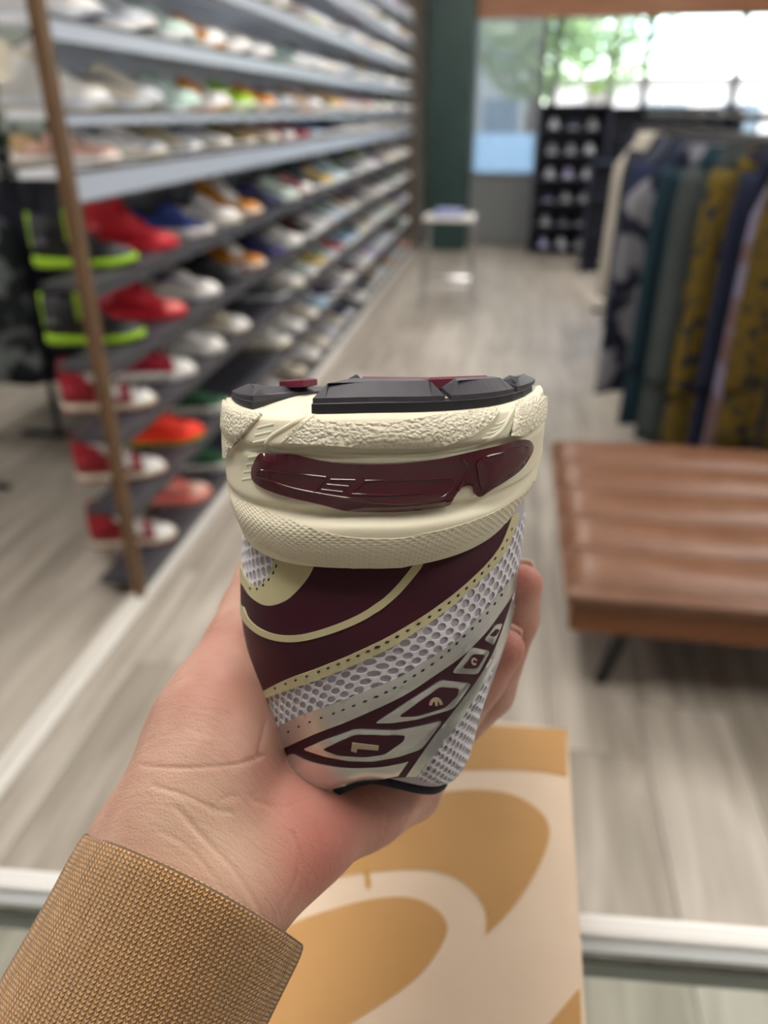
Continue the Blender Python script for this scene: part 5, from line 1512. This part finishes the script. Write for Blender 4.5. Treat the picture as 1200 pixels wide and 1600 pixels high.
# ---------------------------------------------------------------- knitted sleeve
SA = np.array([-0.458, -0.889, 0.0]); SU = np.array([0.889, -0.458, 0.0]); SD = np.array([-0.217, -0.431, 0.876])
SC = np.array(pxd(302, 1393, .207))
def knit():
    m = mat('tan_knit', '#a87a45', 0.9, spec=0.15, Sheen_Weight=0.25); t = NT(m)
    tc = t.n('ShaderNodeTexCoord'); sp = t.n('ShaderNodeSeparateXYZ'); t.l(tc.outputs['UV'], sp.inputs[0])
    # columns of V stitches: UV in units of one stitch
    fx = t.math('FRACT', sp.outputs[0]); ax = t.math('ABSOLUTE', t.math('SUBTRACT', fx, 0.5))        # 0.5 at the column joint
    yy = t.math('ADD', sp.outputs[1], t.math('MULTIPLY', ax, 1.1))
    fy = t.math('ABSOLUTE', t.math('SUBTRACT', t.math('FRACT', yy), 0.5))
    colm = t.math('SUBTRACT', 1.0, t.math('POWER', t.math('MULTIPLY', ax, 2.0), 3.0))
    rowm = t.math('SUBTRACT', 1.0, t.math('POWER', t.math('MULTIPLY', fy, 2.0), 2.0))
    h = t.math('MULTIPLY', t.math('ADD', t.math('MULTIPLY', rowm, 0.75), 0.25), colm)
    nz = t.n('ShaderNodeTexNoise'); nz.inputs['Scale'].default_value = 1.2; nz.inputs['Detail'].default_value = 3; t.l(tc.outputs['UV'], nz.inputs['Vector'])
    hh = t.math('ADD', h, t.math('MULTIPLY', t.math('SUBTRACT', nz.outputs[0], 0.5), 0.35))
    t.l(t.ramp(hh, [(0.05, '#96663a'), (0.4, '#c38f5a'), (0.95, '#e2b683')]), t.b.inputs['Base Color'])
    t.bump(hh, 1.0, 0.0007)
    return m
m_knit = knit()
def sleeve_rings(t0, t1, nt, hw, ht, nstitch, flip_in=None):
    n = 480; rings = []; uv = []
    for i in range(nt + 1):
        t = t0 + (t1 - t0) * i / nt
        a = hw(t); b = ht(t); r = []
        for k in range(n + 1):
            f = 2 * PI * k / n
            rib = 0.00022 * math.cos(f * nstitch)
            skew = 0.0045 * math.cos(f) * sstep(0, .02, t)
            bow = 0.0022 * (1 - math.cos(f) ** 2) * (1 if math.sin(f) < 0 else -.3) * (1 - sstep(0, .05, t)) + 0.0
            p = SC + SA * (t + bow * -1.0) + SU * (math.cos(f) * (a + rib) + 0.003 * t / .05 * 0) + SD * (math.sin(f) * (b + rib))
            r.append(p); uv.append((k / n * nstitch, t / 0.00122))
        rings.append(r)
    return rings, uv, n
def ring_mesh(name, rings, uv, n):
    vs = [p for r in rings for p in r]; fs = []
    for i in range(len(rings) - 1):
        for k in range(n):
            a = i * (n + 1) + k; fs.append((a, a + n + 1, a + n + 2, a + 1))
    me = to_world_mesh(name, vs, fs, np.array(uv) * 10)
    return me
HWt = [(-.004, .0318), (0, .0330), (.004, .0335), (.02, .0338), (.045, .0350), (.07, .0365)]
HTt = [(-.004, .0255), (0, .0268), (.004, .0275), (.02, .028), (.07, .030)]
rings, uv, n = sleeve_rings(0.0, .062, 62, lambda t: smooth_tab(HWt, t), lambda t: smooth_tab(HTt, t), 150)
# rolled rim and inner layer
inner, uvi, _ = sleeve_rings(.030, 0.0, 20, lambda t: smooth_tab(HWt, t) - .0030, lambda t: smooth_tab(HTt, t) - .0030, 150)
rim1, uvr, _ = sleeve_rings(-.0009, -.0009, 1, lambda t: .0315, lambda t: .0253, 124)
rim2, uvr2, _ = sleeve_rings(-.0007, -.0007, 1, lambda t: .0325, lambda t: .0262, 124)
rim0, uvr0, _ = sleeve_rings(-.0006, -.0006, 1, lambda t: .0306, lambda t: .0244, 124)
allr = inner + [rim0[0], rim1[0], rim2[0]] + rings
alluv = uvi + uvr0[:n + 1] + uvr[:n + 1] + uvr2[:n + 1] + uv
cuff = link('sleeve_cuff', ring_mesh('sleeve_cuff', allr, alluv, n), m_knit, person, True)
body, uvb, _ = sleeve_rings(.052, .16, 40, lambda t: .0350 + .0085 * sstep(.050, .062, t) + .01 * sstep(.06, .16, t), lambda t: .0290 + .007 * sstep(.050, .062, t) + .008 * sstep(.06, .16, t), 150)
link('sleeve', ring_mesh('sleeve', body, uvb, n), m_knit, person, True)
# side seam of the cuff
sv = MB().tube([Vector(SC + SA * t + SU * (smooth_tab(HWt, t) * .985) + SD * .006) for t in np.linspace(0.004, .06, 30)], [0.0014 + 0.0003 * math.sin(k * 1.7) for k in range(30)], 8)
link('seam', to_world_mesh('seam', sv.v, sv.f), m_knit, person, True)
